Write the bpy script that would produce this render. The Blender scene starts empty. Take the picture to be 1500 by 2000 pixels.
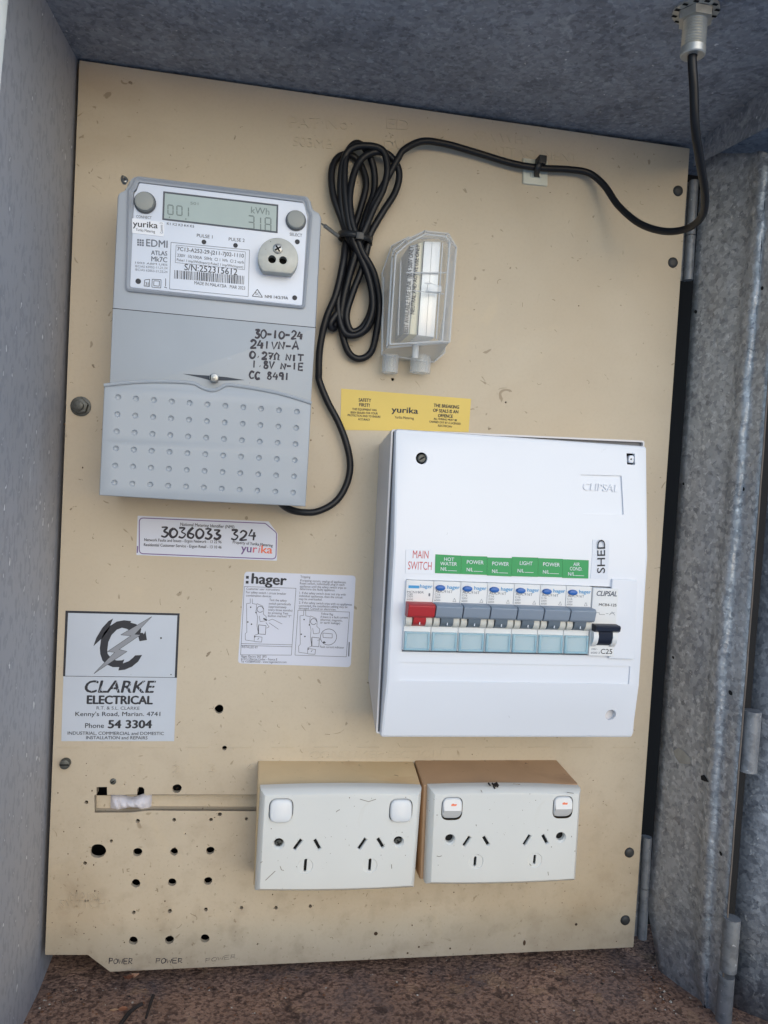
import bpy, bmesh, math, random
from mathutils import Vector, Matrix
from mathutils.geometry import tessellate_polygon
random.seed(7)
S = bpy.context.scene
COL = S.collection
# ---------------------------------------------------------------- camera
# board frame: x right, z up, the board's front face lies at y = 0, the viewer is at negative y (h = -y)
F = 1500.0; CU, CV = 750.0, 1000.0
CAM = Vector((0.1306, -0.5607, 0.3633)); RV = Vector((0.0443, -0.1677, 0.0543)); BH = 0.6351; BW = 0.45
R = Matrix.Rotation(RV.length, 3, RV.normalized()) @ Matrix(((1,0,0),(0,0,-1),(0,1,0)))
RT = R.transposed()
cd = bpy.data.cameras.new('camera'); cam = bpy.data.objects.new('camera', cd); COL.objects.link(cam)
m3 = RT @ Matrix(((1,0,0),(0,-1,0),(0,0,-1)))
cam.matrix_world = Matrix.Translation(CAM) @ m3.to_4x4()
cd.sensor_fit = 'VERTICAL'; cd.sensor_height = 24; cd.lens = 24 * F / 2000; cd.clip_start = 0.01; cd.clip_end = 500
S.camera = cam
# ---------------------------------------------------------------- light
def lin(c): return tuple(((v/255)/12.92 if v/255 <= .04045 else ((v/255+.055)/1.055)**2.4) for v in c)
SUN_EL, SUN_AZ = math.radians(19), math.radians(14)      # azimuth measured from -y (towards the viewer), positive = viewer's right
W = bpy.data.worlds.new('World'); S.world = W; W.use_nodes = True
nt = W.node_tree; bg = nt.nodes['Background']
sky = nt.nodes.new('ShaderNodeTexSky'); sky.sky_type = 'NISHITA'; sky.sun_disc = False
sky.sun_elevation = SUN_EL; sky.sun_rotation = math.pi - SUN_AZ; sky.dust_density = 0.8; sky.air_density = 1.2; sky.ozone_density = 3.0
nt.links.new(sky.outputs[0], bg.inputs[0]); bg.inputs[1].default_value = 0.15
sd = bpy.data.lights.new('sun', 'SUN'); sun = bpy.data.objects.new('sun', sd); COL.objects.link(sun)
sd.energy = 0.8; sd.angle = math.radians(70); sd.color = (1.0, .98, .96)
dirv = Vector((math.sin(SUN_AZ)*math.cos(SUN_EL), -math.cos(SUN_AZ)*math.cos(SUN_EL), math.sin(SUN_EL)))
sun.rotation_euler = dirv.to_track_quat('Z', 'Y').to_euler(); sun.location = dirv*3
S.view_settings.view_transform = 'Standard'; S.view_settings.look = 'None'; S.view_settings.gamma = 1
S.view_settings.exposure = 0.42; S.view_settings.use_curve_mapping = False

# ---------------------------------------------------------------- measuring
def P(u, v, h=0.0):
    """point of the plane h metres in front of the board seen at photo pixel (u, v) -> (x, z)"""
    d = RT @ Vector(((u-CU)/F, (v-CV)/F, 1))
    t = (-h - CAM.y)/d.y
    return (CAM.x + t*d.x, CAM.z + t*d.z)
def PX(h): return (0.5607-h)/F*1.0          # metres per photo pixel at height h
def PL(pts, h): return [P(u, v, h) for u, v in pts]
def crop(ox, oy, s):
    def f(*pts): return [(ox+x/s, oy+y/s) for x, y in pts]
    return f
# ---------------------------------------------------------------- 2D shapes
def area(l): return sum(l[i-1][0]*l[i][1]-l[i][0]*l[i-1][1] for i in range(len(l)))/2
def ccw(l): return l if area(l) > 0 else l[::-1]
def rnd(l, r, n=5):
    l = ccw(l); out = []; N = len(l)
    for i in range(N):
        rr = r[i] if isinstance(r, (list, tuple)) else r
        a, b, c = Vector(l[i-1]), Vector(l[i]), Vector(l[(i+1) % N])
        d1 = (a-b); d2 = (c-b); L1, L2 = d1.length, d2.length
        if rr <= 0 or L1 < 1e-7 or L2 < 1e-7: out.append(tuple(b)); continue
        d1.normalize(); d2.normalize(); ang = d1.angle(d2)
        if ang > 3.05: out.append(tuple(b)); continue
        t = min(rr/math.tan(ang/2), L1*.48, L2*.48)
        p1 = b+d1*t; p2 = b+d2*t
        for k in range(n+1):
            s = k/n; out.append(tuple(p1*(1-s)**2 + b*2*s*(1-s) + p2*s*s))
    return out
def circ(c, r, n=20, sq=1.0, a0=0.0): return [(c[0]+r*math.cos(a0+2*math.pi*k/n), c[1]+r*sq*math.sin(a0+2*math.pi*k/n)) for k in range(n)]
def inset(l, d):
    l = ccw(l); N = len(l); out = []
    for i in range(N):
        a, b, c = Vector(l[i-1]), Vector(l[i]), Vector(l[(i+1) % N])
        e1 = (b-a); e2 = (c-b)
        if e1.length < 1e-9: e1 = e2
        if e2.length < 1e-9: e2 = e1
        n1 = Vector((-e1.y, e1.x)).normalized(); n2 = Vector((-e2.y, e2.x)).normalized()
        n = (n1+n2); L = n.length
        if L < .2: n = n1
        else: n = n/L; n = n/max(.35, n.dot(n1))
        out.append(tuple(b+n*d))
    return out
def rect(x0, z0, x1, z1): return [(x0, z0), (x1, z0), (x1, z1), (x0, z1)]
# ---------------------------------------------------------------- mesh collecting
ORG = {}
class MB:
    def __init__(s): s.v = []; s.f = []; s.m = []
    def add(s, vs, fs, mi=0):
        o = len(s.v); s.v += [tuple(v) for v in vs]; s.f += [[i+o for i in f] for f in fs]; s.m += [mi]*len(fs)
        return s
    def fill(s, loops, h, mi=0):
        """flat polygon with holes; h may be a number or a function of (x, z)"""
        hf = h if callable(h) else (lambda x, z: h)
        L = [[Vector((x, z, 0)) for x, z in l] for l in loops]
        tr = tessellate_polygon(L); pts = [p for l in loops for p in l]
        fs = []
        for t in tr:
            a, b, c = [pts[i] for i in t]
            k = (b[0]-a[0])*(c[1]-a[1])-(b[1]-a[1])*(c[0]-a[0])
            if abs(k) < 1e-14: continue
            fs.append(list(t) if k > 0 else [t[0], t[2], t[1]])
        return s.add([(x, -hf(x, z), z) for x, z in pts], fs, mi)
    def loft(s, rings, mi=0, cap0=False, cap1=False):
        """rings: list of (loop, h) with equal point counts"""
        n = len(rings[0][0]); vs = []; fs = []
        for l, h in rings:
            for i, (x, z) in enumerate(l): vs.append((x, -(h(x, z) if callable(h) else h), z))
        for r in range(len(rings)-1):
            for i in range(n):
                j = (i+1) % n; fs.append([r*n+i, r*n+j, (r+1)*n+j, (r+1)*n+i])
        s.add(vs, fs, mi)
        if cap1: s.fill([rings[-1][0]], rings[-1][1], mi)
        if cap0: s.fill([rings[0][0]], rings[0][1], mi)
        return s
    def prism(s, loop, h0, h1, bev=0.0, holes=(), mi=0, back=False, hd=None):
        loop = ccw(loop)
        if bev > 0:
            r = [(loop, h0), (loop, h1-bev), (inset(loop, bev*.3), h1-bev*.3), (inset(loop, bev), h1)]
        else: r = [(loop, h0), (loop, h1)]
        s.loft(r, mi)
        s.fill([r[-1][0]]+[list(h) for h in holes], h1, mi)
        for h in holes: s.loft([(h, h1), (h, h0 if hd is None else hd)], mi)
        if back: s.fill([loop], h0, mi)
        return s
    def box(s, x0, x1, y0, y1, z0, z1, mi=0):
        v = [(x, y, z) for x in (x0, x1) for y in (y0, y1) for z in (z0, z1)]
        return s.add(v, [[0,1,3,2],[4,6,7,5],[0,4,5,1],[2,3,7,6],[0,2,6,4],[1,5,7,3]], mi)
    def tube(s, pts, r, n=8, mi=0, caps=True, sq=1.0, closed=False):
        """pts in world coordinates"""
        pts = [Vector(p) for p in pts]; N = len(pts)
        t0 = (pts[1]-pts[0]).normalized(); up = Vector((0, -1, 0))
        if abs(t0.dot(up)) > .9: up = Vector((1, 0, 0))
        nrm = (up - t0*up.dot(t0)).normalized(); vs = []; fs = []
        for i, p in enumerate(pts):
            t = (pts[min(i+1, N-1)]-pts[max(i-1, 0)])
            if t.length < 1e-9: t = t0
            t = t.normalized()
            nrm = nrm - t*nrm.dot(t)
            nrm = nrm.normalized() if nrm.length > 1e-6 else t.orthogonal().normalized()
            b = t.cross(nrm); rr = r(i/(N-1)) if callable(r) else r
            for k in range(n):
                a = 2*math.pi*k/n; o = (nrm*math.cos(a)+b*math.sin(a))*rr
                if sq != 1: o.y *= sq
                vs.append(p+o)
        for i in range(N-1):
            for k in range(n):
                j = (k+1) % n; fs.append([i*n+k, i*n+j, (i+1)*n+j, (i+1)*n+k])
        if caps: fs.append(list(range(n))[::-1]); fs.append([(N-1)*n+k for k in range(n)])
        return s.add(vs, fs, mi)
    def line(s, pts, w, h, mi=0):
        """printed / drawn line: photo pixels on plane h, w photo pixels wide"""
        q = [P(u, v, h) for u, v in pts]
        return s.tube([(x, -h, z) for x, z in q], w*PX(h)/2, 6, mi, True, .12)
    def text(s, t, p0, p1, cap, h, mi=0, bold=0.0, up=False, jit=0, shear=0):
        """text whose ink runs from pixel p0 to pixel p1 on the baseline, capitals cap px high, on plane h"""
        tv, tf, w, x0, capu = glyphs(t, bold, shear)
        a = Vector(P(p0[0], p0[1], h)); b = Vector(P(p1[0], p1[1], h)); d = b-a; L = d.length; d.normalize()
        n = Vector((-d.y, d.x)); sx = L/w; sy = cap*PX(h)/capu
        vs = []
        for x, y, l in tv:
            q = a + d*((x-x0)*sx) + n*(y*sy); vs.append((q.x, -h-l, q.y))
        return s.add(vs, tf, mi)
    def build(s, name, mats, parent=None, sharp=38, merge=True):
        me = bpy.data.meshes.new(name)
        org = ORG.get(parent.name, Vector((0,0,0))) if parent else Vector((0,0,0))
        me.from_pydata([(v[0]-org.x, v[1]-org.y, v[2]-org.z) for v in s.v], [], s.f)
        mats = mats if isinstance(mats, (list, tuple)) else [mats]
        for m in mats: me.materials.append(m)
        for p, k in zip(me.polygons, s.m): p.material_index = k
        me.update()
        if merge:
            bm = bmesh.new(); bm.from_mesh(me)
            bmesh.ops.remove_doubles(bm, verts=bm.verts, dist=2e-7)
            bmesh.ops.recalc_face_normals(bm, faces=bm.faces)
            bm.to_mesh(me); bm.free()
        for p in me.polygons: p.use_smooth = True
        me.set_sharp_from_angle(angle=math.radians(sharp))
        o = bpy.data.objects.new(name, me); COL.objects.link(o)
        if parent: o.parent = parent
        ORG[o.name] = org
        return o
GC = {}
def raw_text(t, bold=0.0, shear=0.0):
    cu = bpy.data.curves.new('t', 'FONT'); cu.body = t; cu.size = 1; cu.resolution_u = 3; cu.offset = bold; cu.shear = shear
    o = bpy.data.objects.new('t', cu); COL.objects.link(o)
    dg = bpy.context.evaluated_depsgraph_get(); dg.update()
    me = bpy.data.meshes.new_from_object(o.evaluated_get(dg))
    v = [(q.co.x, q.co.y) for q in me.vertices]; f = [list(p.vertices) for p in me.polygons]
    bpy.data.objects.remove(o); bpy.data.curves.remove(cu); bpy.data.meshes.remove(me)
    return v, f
def glyphs(t, bold=0.0, shear=0.0):
    k = (t, bold, shear)
    if k not in GC:
        if 'H' != t and ('H', bold, 0.0) not in GC: glyphs('H', bold)
        v, f = raw_text(t, 0.0, shear); v = [(a, b, 0) for a, b in v]
        if bold > 0:
            v0, f0 = list(v), list(f); n0 = len(v0)
            for l, (dx, dy) in enumerate(((bold, 0), (-bold, 0), (0, bold*.6), (0, -bold*.6)), 1):
                v += [(a+dx, b+dy, l*2e-5) for a, b, _ in v0]; f += [[i+l*n0 for i in q] for q in f0]
        x0 = min(p[0] for p in v); x1 = max(p[0] for p in v)
        cap = max(p[1] for p in v) if t == 'H' else GC[('H', bold, 0.0)][4]
        GC[k] = (v, f, x1-x0, x0, cap)
    return GC[k]
def spline(pts, n=8):
    pts = [Vector(p) for p in pts]; out = []
    for i in range(len(pts)-1):
        p0 = pts[max(i-1, 0)]; p1 = pts[i]; p2 = pts[i+1]; p3 = pts[min(i+2, len(pts)-1)]
        for k in range(n):
            t = k/n
            out.append(.5*((2*p1)+(p2-p0)*t+(2*p0-5*p1+4*p2-p3)*t*t+(3*p1-p0-3*p2+p3)*t**3))
    out.append(pts[-1]); return out
def cpath(pts, n=8):
    """(u, v, h) photo waypoints -> smooth world path"""
    q = []
    for u, v, h in pts:
        x, z = P(u, v, h); q.append((x, -h, z))
    return spline(q, n)
def screw_disc(mb, c, r, h, ht=.0012, mi=0, slot=1, ang=.6, cross=False):
    mb.loft([(circ(c, r, 18), h), (circ(c, r, 18), h+ht*.6), (circ(c, r*.8, 18), h+ht)], mi, False, True)
    for a in ([ang, ang+math.pi/2] if cross else [ang]):
        dx, dz = math.cos(a), math.sin(a); w = r*.16; l = r*.68
        q = [(c[0]+dx*l-dz*w, c[1]+dz*l+dx*w), (c[0]-dx*l-dz*w, c[1]-dz*l+dx*w), (c[0]-dx*l+dz*w, c[1]-dz*l-dx*w), (c[0]+dx*l+dz*w, c[1]+dz*l-dx*w)]
        mb.prism(q, h+ht, h+ht+.0001+(a != ang)*.00005, mi=slot)
# ---------------------------------------------------------------- things
def tag(o, label, cat, group=None, kind=None):
    if label: o['label'] = label
    if cat: o['category'] = cat
    if group: o['group'] = group
    if kind: o['kind'] = kind
    return o
def thing(name, loc, label, cat, group=None):
    o = bpy.data.objects.new(name, None); COL.objects.link(o); o.location = loc; o.empty_display_size = .02
    ORG[o.name] = Vector(loc); return tag(o, label, cat, group)
def at(u, v, h=0.0):
    x, z = P(u, v, h); return (x, -h, z)
# ---------------------------------------------------------------- materials
def mk(name, c, rough=.5, metal=0.0, var=.06, vs=30, bump=0.0, bs=400, spots=None, spec=.5, rvar=0.0, stretch=(1,1,1), coat=0.0, more=None, bdist=.001):
    m = bpy.data.materials.new(name); m.use_nodes = True; n = m.node_tree; N = n.nodes; L = n.links
    b = N['Principled BSDF']; b.inputs['Roughness'].default_value = rough; b.inputs['Metallic'].default_value = metal
    b.inputs['Specular IOR Level'].default_value = spec; b.inputs['Coat Weight'].default_value = coat
    tc = N.new('ShaderNodeTexCoord'); mp = N.new('ShaderNodeMapping'); mp.inputs['Scale'].default_value = stretch
    L.new(tc.outputs['Object'], mp.inputs[0])
    def noise(scale, det=4, dist=0.0, rgh=.55):
        t = N.new('ShaderNodeTexNoise'); t.inputs['Scale'].default_value = scale; t.inputs['Detail'].default_value = det
        t.inputs['Distortion'].default_value = dist; t.inputs['Roughness'].default_value = rgh; L.new(mp.outputs[0], t.inputs['Vector']); return t.outputs['Fac']
    def ramp(fac, p0, p1, c0=(0,0,0,1), c1=(1,1,1,1)):
        r = N.new('ShaderNodeValToRGB'); r.color_ramp.elements[0].position = p0; r.color_ramp.elements[1].position = p1
        r.color_ramp.elements[0].color = c0; r.color_ramp.elements[1].color = c1; L.new(fac, r.inputs[0]); return r.outputs[0]
    def mix(fac, a, bb, mode='MIX'):
        x = N.new('ShaderNodeMix'); x.data_type = 'RGBA'; x.blend_type = mode
        if hasattr(fac, 'is_output'): L.new(fac, x.inputs[0])
        else: x.inputs[0].default_value = fac
        for i, q in ((6, a), (7, bb)):
            if hasattr(q, 'is_output'): L.new(q, x.inputs[i])
            else: x.inputs[i].default_value = (*q[:3], 1)
        return x.outputs[2]
    lc = lin(c)
    col = mix(ramp(noise(vs, 6), .3, .7), [q*(1-var) for q in lc], [min(1, q*(1+var)) for q in lc])
    for sp in (spots or []):      # (colour, scale, threshold, softness, distortion[, strength])
        fac = ramp(noise(sp[1], sp[6] if len(sp) > 6 else 5, sp[4]), sp[2], sp[2]+sp[3])
        if len(sp) > 5 and sp[5] < 1:
            mm = N.new('ShaderNodeMath'); mm.operation = 'MULTIPLY'; mm.inputs[1].default_value = sp[5]; L.new(fac, mm.inputs[0]); fac = mm.outputs[0]
        col = mix(fac, col, lin(sp[0]))
    if more: col = more(n, mp, noise, ramp, mix, col, b)
    L.new(col, b.inputs['Base Color'])
    if rvar:
        mr = N.new('ShaderNodeMapRange'); mr.inputs['To Min'].default_value = max(0, rough-rvar); mr.inputs['To Max'].default_value = min(1, rough+rvar)
        L.new(noise(vs*2), mr.inputs['Value']); L.new(mr.outputs[0], b.inputs['Roughness'])
    if bump:
        bp = N.new('ShaderNodeBump'); bp.inputs['Strength'].default_value = bump; bp.inputs['Distance'].default_value = bdist
        L.new(noise(bs, 4), bp.inputs['Height']); L.new(bp.outputs[0], b.inputs['Normal'])
    return m
def galv_more(a, b2, vscale, mixf):
    def f(n, mp, noise, ramp, mix, col, b):
        N = n.nodes; L = n.links
        v = N.new('ShaderNodeTexVoronoi'); v.inputs['Scale'].default_value = vscale; v.inputs['Randomness'].default_value = 1
        w = N.new('ShaderNodeVectorMath'); w.operation = 'ADD'
        t = N.new('ShaderNodeTexNoise'); t.inputs['Scale'].default_value = vscale*.8; L.new(mp.outputs[0], t.inputs['Vector'])
        sc = N.new('ShaderNodeVectorMath'); sc.operation = 'SCALE'; sc.inputs['Scale'].default_value = 1.2/vscale; L.new(t.outputs['Color'], sc.inputs[0])
        L.new(mp.outputs[0], w.inputs[0]); L.new(sc.outputs[0], w.inputs[1]); L.new(w.outputs[0], v.inputs['Vector'])
        g = N.new('ShaderNodeSeparateColor'); L.new(v.outputs['Color'], g.inputs[0])
        c1 = mix(g.outputs[0], lin(a), lin(b2))
        return mix(mixf, col, c1)
    return f
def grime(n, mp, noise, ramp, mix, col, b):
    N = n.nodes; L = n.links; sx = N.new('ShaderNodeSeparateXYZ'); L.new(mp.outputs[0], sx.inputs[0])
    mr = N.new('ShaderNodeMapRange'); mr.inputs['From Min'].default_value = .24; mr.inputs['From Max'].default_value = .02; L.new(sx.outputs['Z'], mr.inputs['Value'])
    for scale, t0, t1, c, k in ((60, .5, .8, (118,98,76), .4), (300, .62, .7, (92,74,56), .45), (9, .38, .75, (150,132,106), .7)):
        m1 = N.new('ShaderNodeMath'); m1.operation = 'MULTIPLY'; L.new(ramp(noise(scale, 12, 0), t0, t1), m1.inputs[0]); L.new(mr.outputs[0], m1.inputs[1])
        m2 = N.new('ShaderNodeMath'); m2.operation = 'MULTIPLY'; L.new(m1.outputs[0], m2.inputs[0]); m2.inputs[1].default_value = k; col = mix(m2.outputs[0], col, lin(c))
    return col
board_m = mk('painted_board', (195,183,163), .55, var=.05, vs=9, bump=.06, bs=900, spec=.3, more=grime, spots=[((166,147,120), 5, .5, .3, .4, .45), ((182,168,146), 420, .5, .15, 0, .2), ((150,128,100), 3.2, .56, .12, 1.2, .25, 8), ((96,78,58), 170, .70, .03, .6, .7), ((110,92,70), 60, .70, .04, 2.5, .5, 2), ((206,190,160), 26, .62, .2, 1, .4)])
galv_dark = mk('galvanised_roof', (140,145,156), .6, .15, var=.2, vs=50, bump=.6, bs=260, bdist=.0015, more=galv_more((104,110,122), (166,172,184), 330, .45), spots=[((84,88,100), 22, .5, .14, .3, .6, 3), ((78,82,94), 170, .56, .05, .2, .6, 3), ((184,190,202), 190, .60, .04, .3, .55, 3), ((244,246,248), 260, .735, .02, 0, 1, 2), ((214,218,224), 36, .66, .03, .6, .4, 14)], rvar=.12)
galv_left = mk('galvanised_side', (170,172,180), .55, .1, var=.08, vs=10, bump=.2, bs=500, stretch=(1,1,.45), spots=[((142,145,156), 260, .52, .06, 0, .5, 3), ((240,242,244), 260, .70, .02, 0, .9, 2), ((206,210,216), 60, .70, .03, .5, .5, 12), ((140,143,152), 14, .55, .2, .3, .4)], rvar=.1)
galv_jamb = mk('galvanised_jamb', (168,172,178), .36, .4, var=.14, vs=26, bump=.6, bs=260, bdist=.0015, more=galv_more((118,122,130), (196,200,206), 300, .5), spots=[((96,100,108), 30, .52, .12, .3, .5, 3), ((92,96,104), 150, .56, .05, .2, .6, 3), ((222,226,230), 170, .59, .04, .3, .75, 3), ((150,140,128), 14, .58, .12, .4, .4), ((238,240,242), 300, .70, .02, 0, .9, 2), ((228,232,236), 40, .66, .02, .8, .5, 14)], rvar=.1)
galv_door = mk('galvanised_door', (146,152,162), .45, .3, var=.2, vs=26, bump=.5, bs=260, bdist=.0015, more=galv_more((96,102,114), (178,184,194), 300, .5), spots=[((82,88,98), 130, .55, .05, .2, .6, 3), ((216,222,228), 90, .60, .03, .8, .6, 5), ((238,240,242), 260, .69, .02, 0, .9, 2)], rvar=.12)
galv_edge = mk('cut_steel_edge', (112,104,98), .7, .2, var=.2, vs=60)
hinge_m = mk('hinge_steel', (134,138,144), .5, .35, var=.15, vs=60, bump=.3, spots=[((92,96,104), 120, .5, .12, 0, .6, 10), ((210,214,220), 260, .66, .04, 0, .7)])
rust_m = mk('rusted_floor', (166,132,112), .9, 0, var=.25, vs=30, bump=.9, bs=420, bdist=.003, spots=[((84,62,54), 300, .47, .12, 0, .8, 10), ((98,90,92), 16, .5, .15, .3, .55, 6), ((176,142,112), 60, .58, .08, .3, .5, 12), ((60,44,38), 90, .58, .06, .3, .7, 10), ((206,190,172), 460, .68, .04, 0, .8)])
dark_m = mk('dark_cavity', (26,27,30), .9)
black_m = mk('black_plastic', (34,36,40), .38, var=.1, vs=80, bump=.05)
cable_m = mk('black_cable_sheath', (19,21,27), .42, var=.15, vs=120, bump=.04, bs=900, spec=.35)
meter_m = mk('grey_meter_plastic', (166,173,182), .42, var=.03, vs=20, bump=.04, bs=1500, spots=[((120,124,132), 260, .72, .03, 0, .5)])
cover_m = mk('grey_cover_plastic', (160,167,175), .42, var=.03, vs=20, bump=.05, bs=1500, spots=[((110,112,120), 300, .72, .02, 0, .6), ((172,182,196), 60, .68, .04, 1, .4)])
bezel_m = mk('bezel_plastic', (150,156,166), .4, var=.03)
plate_m = mk('meter_face_plate', (212,219,232), .35, var=.02)
lcd_m = mk('lcd_glass', (150,166,164), .25, var=.03, vs=60, spec=.6)
lcdd_m = mk('lcd_segments', (96,112,112), .4)
btn_m = mk('grey_button', (136,140,138), .45, var=.04)
btnr_m = mk('button_ring', (72,78,88), .5)
ink_m = mk('print_ink', (42,44,52), .6)
inkl_m = mk('faint_ink', (104,110,122), .6)
marker_m = mk('marker_ink', (34,32,48), .5)
white_m = mk('white_box_plastic', (222,226,234), .33, var=.015, vs=12, spots=[((150,152,158), 260, .745, .02, .5, .5), ((190,192,196), 30, .72, .04, 3, .3)])
whites_m = mk('white_box_base', (206,204,206), .45, var=.03, vs=20)
breaker_m = mk('breaker_white', (222,224,226), .4, var=.02)
bgrey_m = mk('breaker_lever_grey', (136,148,164), .42, var=.04)
bstem_m = mk('breaker_stem_grey', (104,116,128), .45)
red_m = mk('breaker_red', (178,48,52), .4, var=.04)
blue_m = mk('test_button_blue', (38,100,178), .35)
cyan_m = mk('logo_blue', (60,150,205), .5)
shoulder_m = mk('breaker_shoulder', (206,206,200), .45)
green_m = mk('green_label', (44,152,88), .45, var=.03)
lw_m = mk('label_white', (226,230,238), .45, var=.01)
redink_m = mk('red_print', (196,80,84), .5)
sticker_m = mk('paper_sticker', (204,208,222), .5, var=.03, vs=15)
clarke_m = mk('old_sticker', (188,196,208), .45, var=.05, vs=14, spots=[((120,124,132), 220, .73, .03, 0, .5)])
yellow_m = mk('yellow_sticker', (212,186,92), .45, var=.04, vs=20)
bolt_grey = mk('bolt_grey_print', (138,142,150), .5)
gpo_m = mk('socket_white_plastic', (215,216,213), .3, var=.03, vs=12, spots=[((120,112,100), 210, .72, .03, .6, .7), ((188,180,160), 24, .66, .12, 1, .4), ((96,88,80), 90, .74, .02, 2.5, .6)], bump=.03)
rocker_m = mk('rocker_white', (214,217,220), .28, var=.02)
rocker2_m = mk('rocker_lower_half', (200,202,204), .4, var=.04)  # slightly greyer tone for the lower half of a rocker
orange_m = mk('orange_mark', (232,120,84), .5)
block_m = mk('yellowed_mounting_block', (206,182,144), .5, var=.10, vs=18, spots=[((166,122,88), 14, .52, .25, 1, .7), ((100,74,56), 110, .68, .04, 1.5, .7), ((206,178,132), 9, .5, .2, .5, .5)])
block2_m = mk('brown_mounting_block', (174,142,112), .5, var=.10, vs=18, spots=[((120,90,70), 14, .5, .25, 1, .7), ((84,64,50), 110, .68, .04, 1.5, .7)])
slot_m = mk('slot_black', (8,8,9), .9)
steel_m = mk('zinc_screw', (150,152,152), .35, .8, var=.15, vs=300)
steeld_m = mk('dull_screw', (92,94,92), .5, .6, var=.25, vs=300, bump=.3)
brass_m = mk('plated_fitting', (184,184,180), .35, .6, var=.1, vs=200)
rubber_m = mk('dark_rivet', (52,54,56), .55, var=.2, vs=200)
zinc_m = mk('port_zinc', (170,172,168), .5, .3, var=.1, vs=150, spots=[((90,92,90), 400, .7, .03, 0, .7)])
mount_m = mk('tie_mount_white', (206,208,196), .5)
foam_m = mk('foam_plug', (206,204,212), .8, var=.08, vs=120, bump=.5, bs=260, bdist=.002)
leaf_m = mk('dry_leaf', (200,142,112), .7, var=.2, vs=80)
twig_m = mk('twig_bark', (48,42,40), .8, var=.3, vs=120, bump=.4)
foil_m = mk('fuse_label_silver', (236,238,240), .25, .1, var=.05, vs=30, stretch=(3,1,.3))
cream_m = mk('fuse_body_cream', (226,220,196), .4, var=.03)
def clear(name, alpha, col=(225,228,232), rough=.12):
    m = bpy.data.materials.new(name); m.use_nodes = True; n = m.node_tree; N = n.nodes; L = n.links
    b = N['Principled BSDF']; b.inputs['Base Color'].default_value = (*lin(col), 1); b.inputs['Roughness'].default_value = rough
    b.inputs['Specular IOR Level'].default_value = .6
    tr = N.new('ShaderNodeBsdfTransparent'); tr.inputs[0].default_value = (.97, .98, .98, 1); mx = N.new('ShaderNodeMixShader')
    lw = N.new('ShaderNodeLayerWeight'); lw.inputs[0].default_value = .35
    mr = N.new('ShaderNodeMapRange'); mr.inputs['To Min'].default_value = alpha; mr.inputs['To Max'].default_value = min(1, alpha+.5)
    L.new(lw.outputs['Facing'], mr.inputs['Value']); L.new(mr.outputs[0], mx.inputs[0])
    L.new(tr.outputs[0], mx.inputs[1]); L.new(b.outputs[0], mx.inputs[2]); L.new(mx.outputs[0], N['Material Output'].inputs[0])
    return m
clear_m = clear('clear_polycarbonate', .10)
clearr_m = clear('clear_polycarbonate_ribs', .42)
clearm_m = clear('clear_polycarbonate_collar', .2)
cyanw_m = clear('breaker_window_blue', .45, (176,208,220), .25)
cyanf_m = clear('breaker_window_frame', .55, (156,200,218), .3)

# ================================================================ ENCLOSURE
enc = thing('steel_enclosure', (BW/2, 0, 0), 'galvanised steel switchboard enclosure with rusty floor surrounding the beige board', 'enclosure')
CZ = BH+.002
FZ = -.013
lw_x = -.002
# pale concrete yard the enclosure stands over (below and behind the viewer), it throws light up under the roof
mb = MB(); mb.add([(-30, -40, -1.1), (30, -40, -1.1), (30, 4, -1.1), (-30, 4, -1.1)], [[0,1,2,3]]); yard = mb.build('ground', mk('pale_concrete', (196,198,200), .9, var=.1, vs=2)); yard['kind'] = 'structure'
# roof
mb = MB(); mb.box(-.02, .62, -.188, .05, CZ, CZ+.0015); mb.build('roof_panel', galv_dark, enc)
# left side wall, leaning slightly outwards
x0, x1 = -.0025, -.012
LD = min((abs(P(13, 250, q/1000)[0]-(x0+(x1-x0)*q/172)), q/1000) for q in range(100, 240))[1]; print('left wall depth', LD); x1 = x0+(x1-x0)*LD/.172
mb = MB(); pts = []
for z in (FZ-.01, CZ):
    fe = 1.0 if z > .3 else 1.7
    pts += [(x0, .05, z), (x0, 0, z), (x0+(x1-x0)*fe, -LD*fe, z)]
mb.add(pts+[(p[0]-.0015, p[1], p[2]) for p in pts], [[0,1,4,3],[1,2,5,4],[6,9,10,7],[7,10,11,8],[2,8,11,5],[0,6,7,1],[1,7,8,2],[3,4,10,9],[4,5,11,10]])
mb.build('side_panel', galv_left, enc)
mb = MB(); lip = [(x1, -LD), (x1-.001, -LD-.0015), (x1-.004, -LD-.003), (x1-.02, -LD-.003)]
for k in range(3):
    a, b = lip[k], lip[k+1]; mb.add([(x0+(a[0]-x0)*1.7, a[1]*1.7, FZ-.01), (x0+(b[0]-x0)*1.7, b[1]*1.7, FZ-.01), (b[0], b[1], CZ), (a[0], a[1], CZ)], [[0,1,2,3]])
mb.build('front_lip', mk('pale_painted_lip', (206,212,214), .5), enc)
# floor
mb = MB(); nx, ny = 60, 26; vs = []; fs = []
for j in range(ny+1):
    for i in range(nx+1):
        x = -.02+.62*i/nx; y = .05-.30*j/ny
        vs.append((x, y, FZ + .0012*math.sin(x*37+y*51)+.0008*math.sin(x*120-y*90)))
for j in range(ny):
    for i in range(nx): a = j*(nx+1)+i; fs.append([a, a+1, a+nx+2, a+nx+1])
mb.add(vs, fs); mb.build('floor_panel', rust_m, enc)
# low rail added out of view to shade the floor and lower board
mb = MB(); mb.box(-.014, .56, -.2, -.197, FZ-.01, .034); mb.build('added_shade_rail', galv_left, enc)
# back
mb = MB(); mb.add([(-.02, .05, FZ-.01), (.62, .05, FZ-.01), (.62, .05, CZ), (-.02, .05, CZ)], [[0,1,2,3]]); mb.build('back_panel', dark_m, enc)
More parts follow.
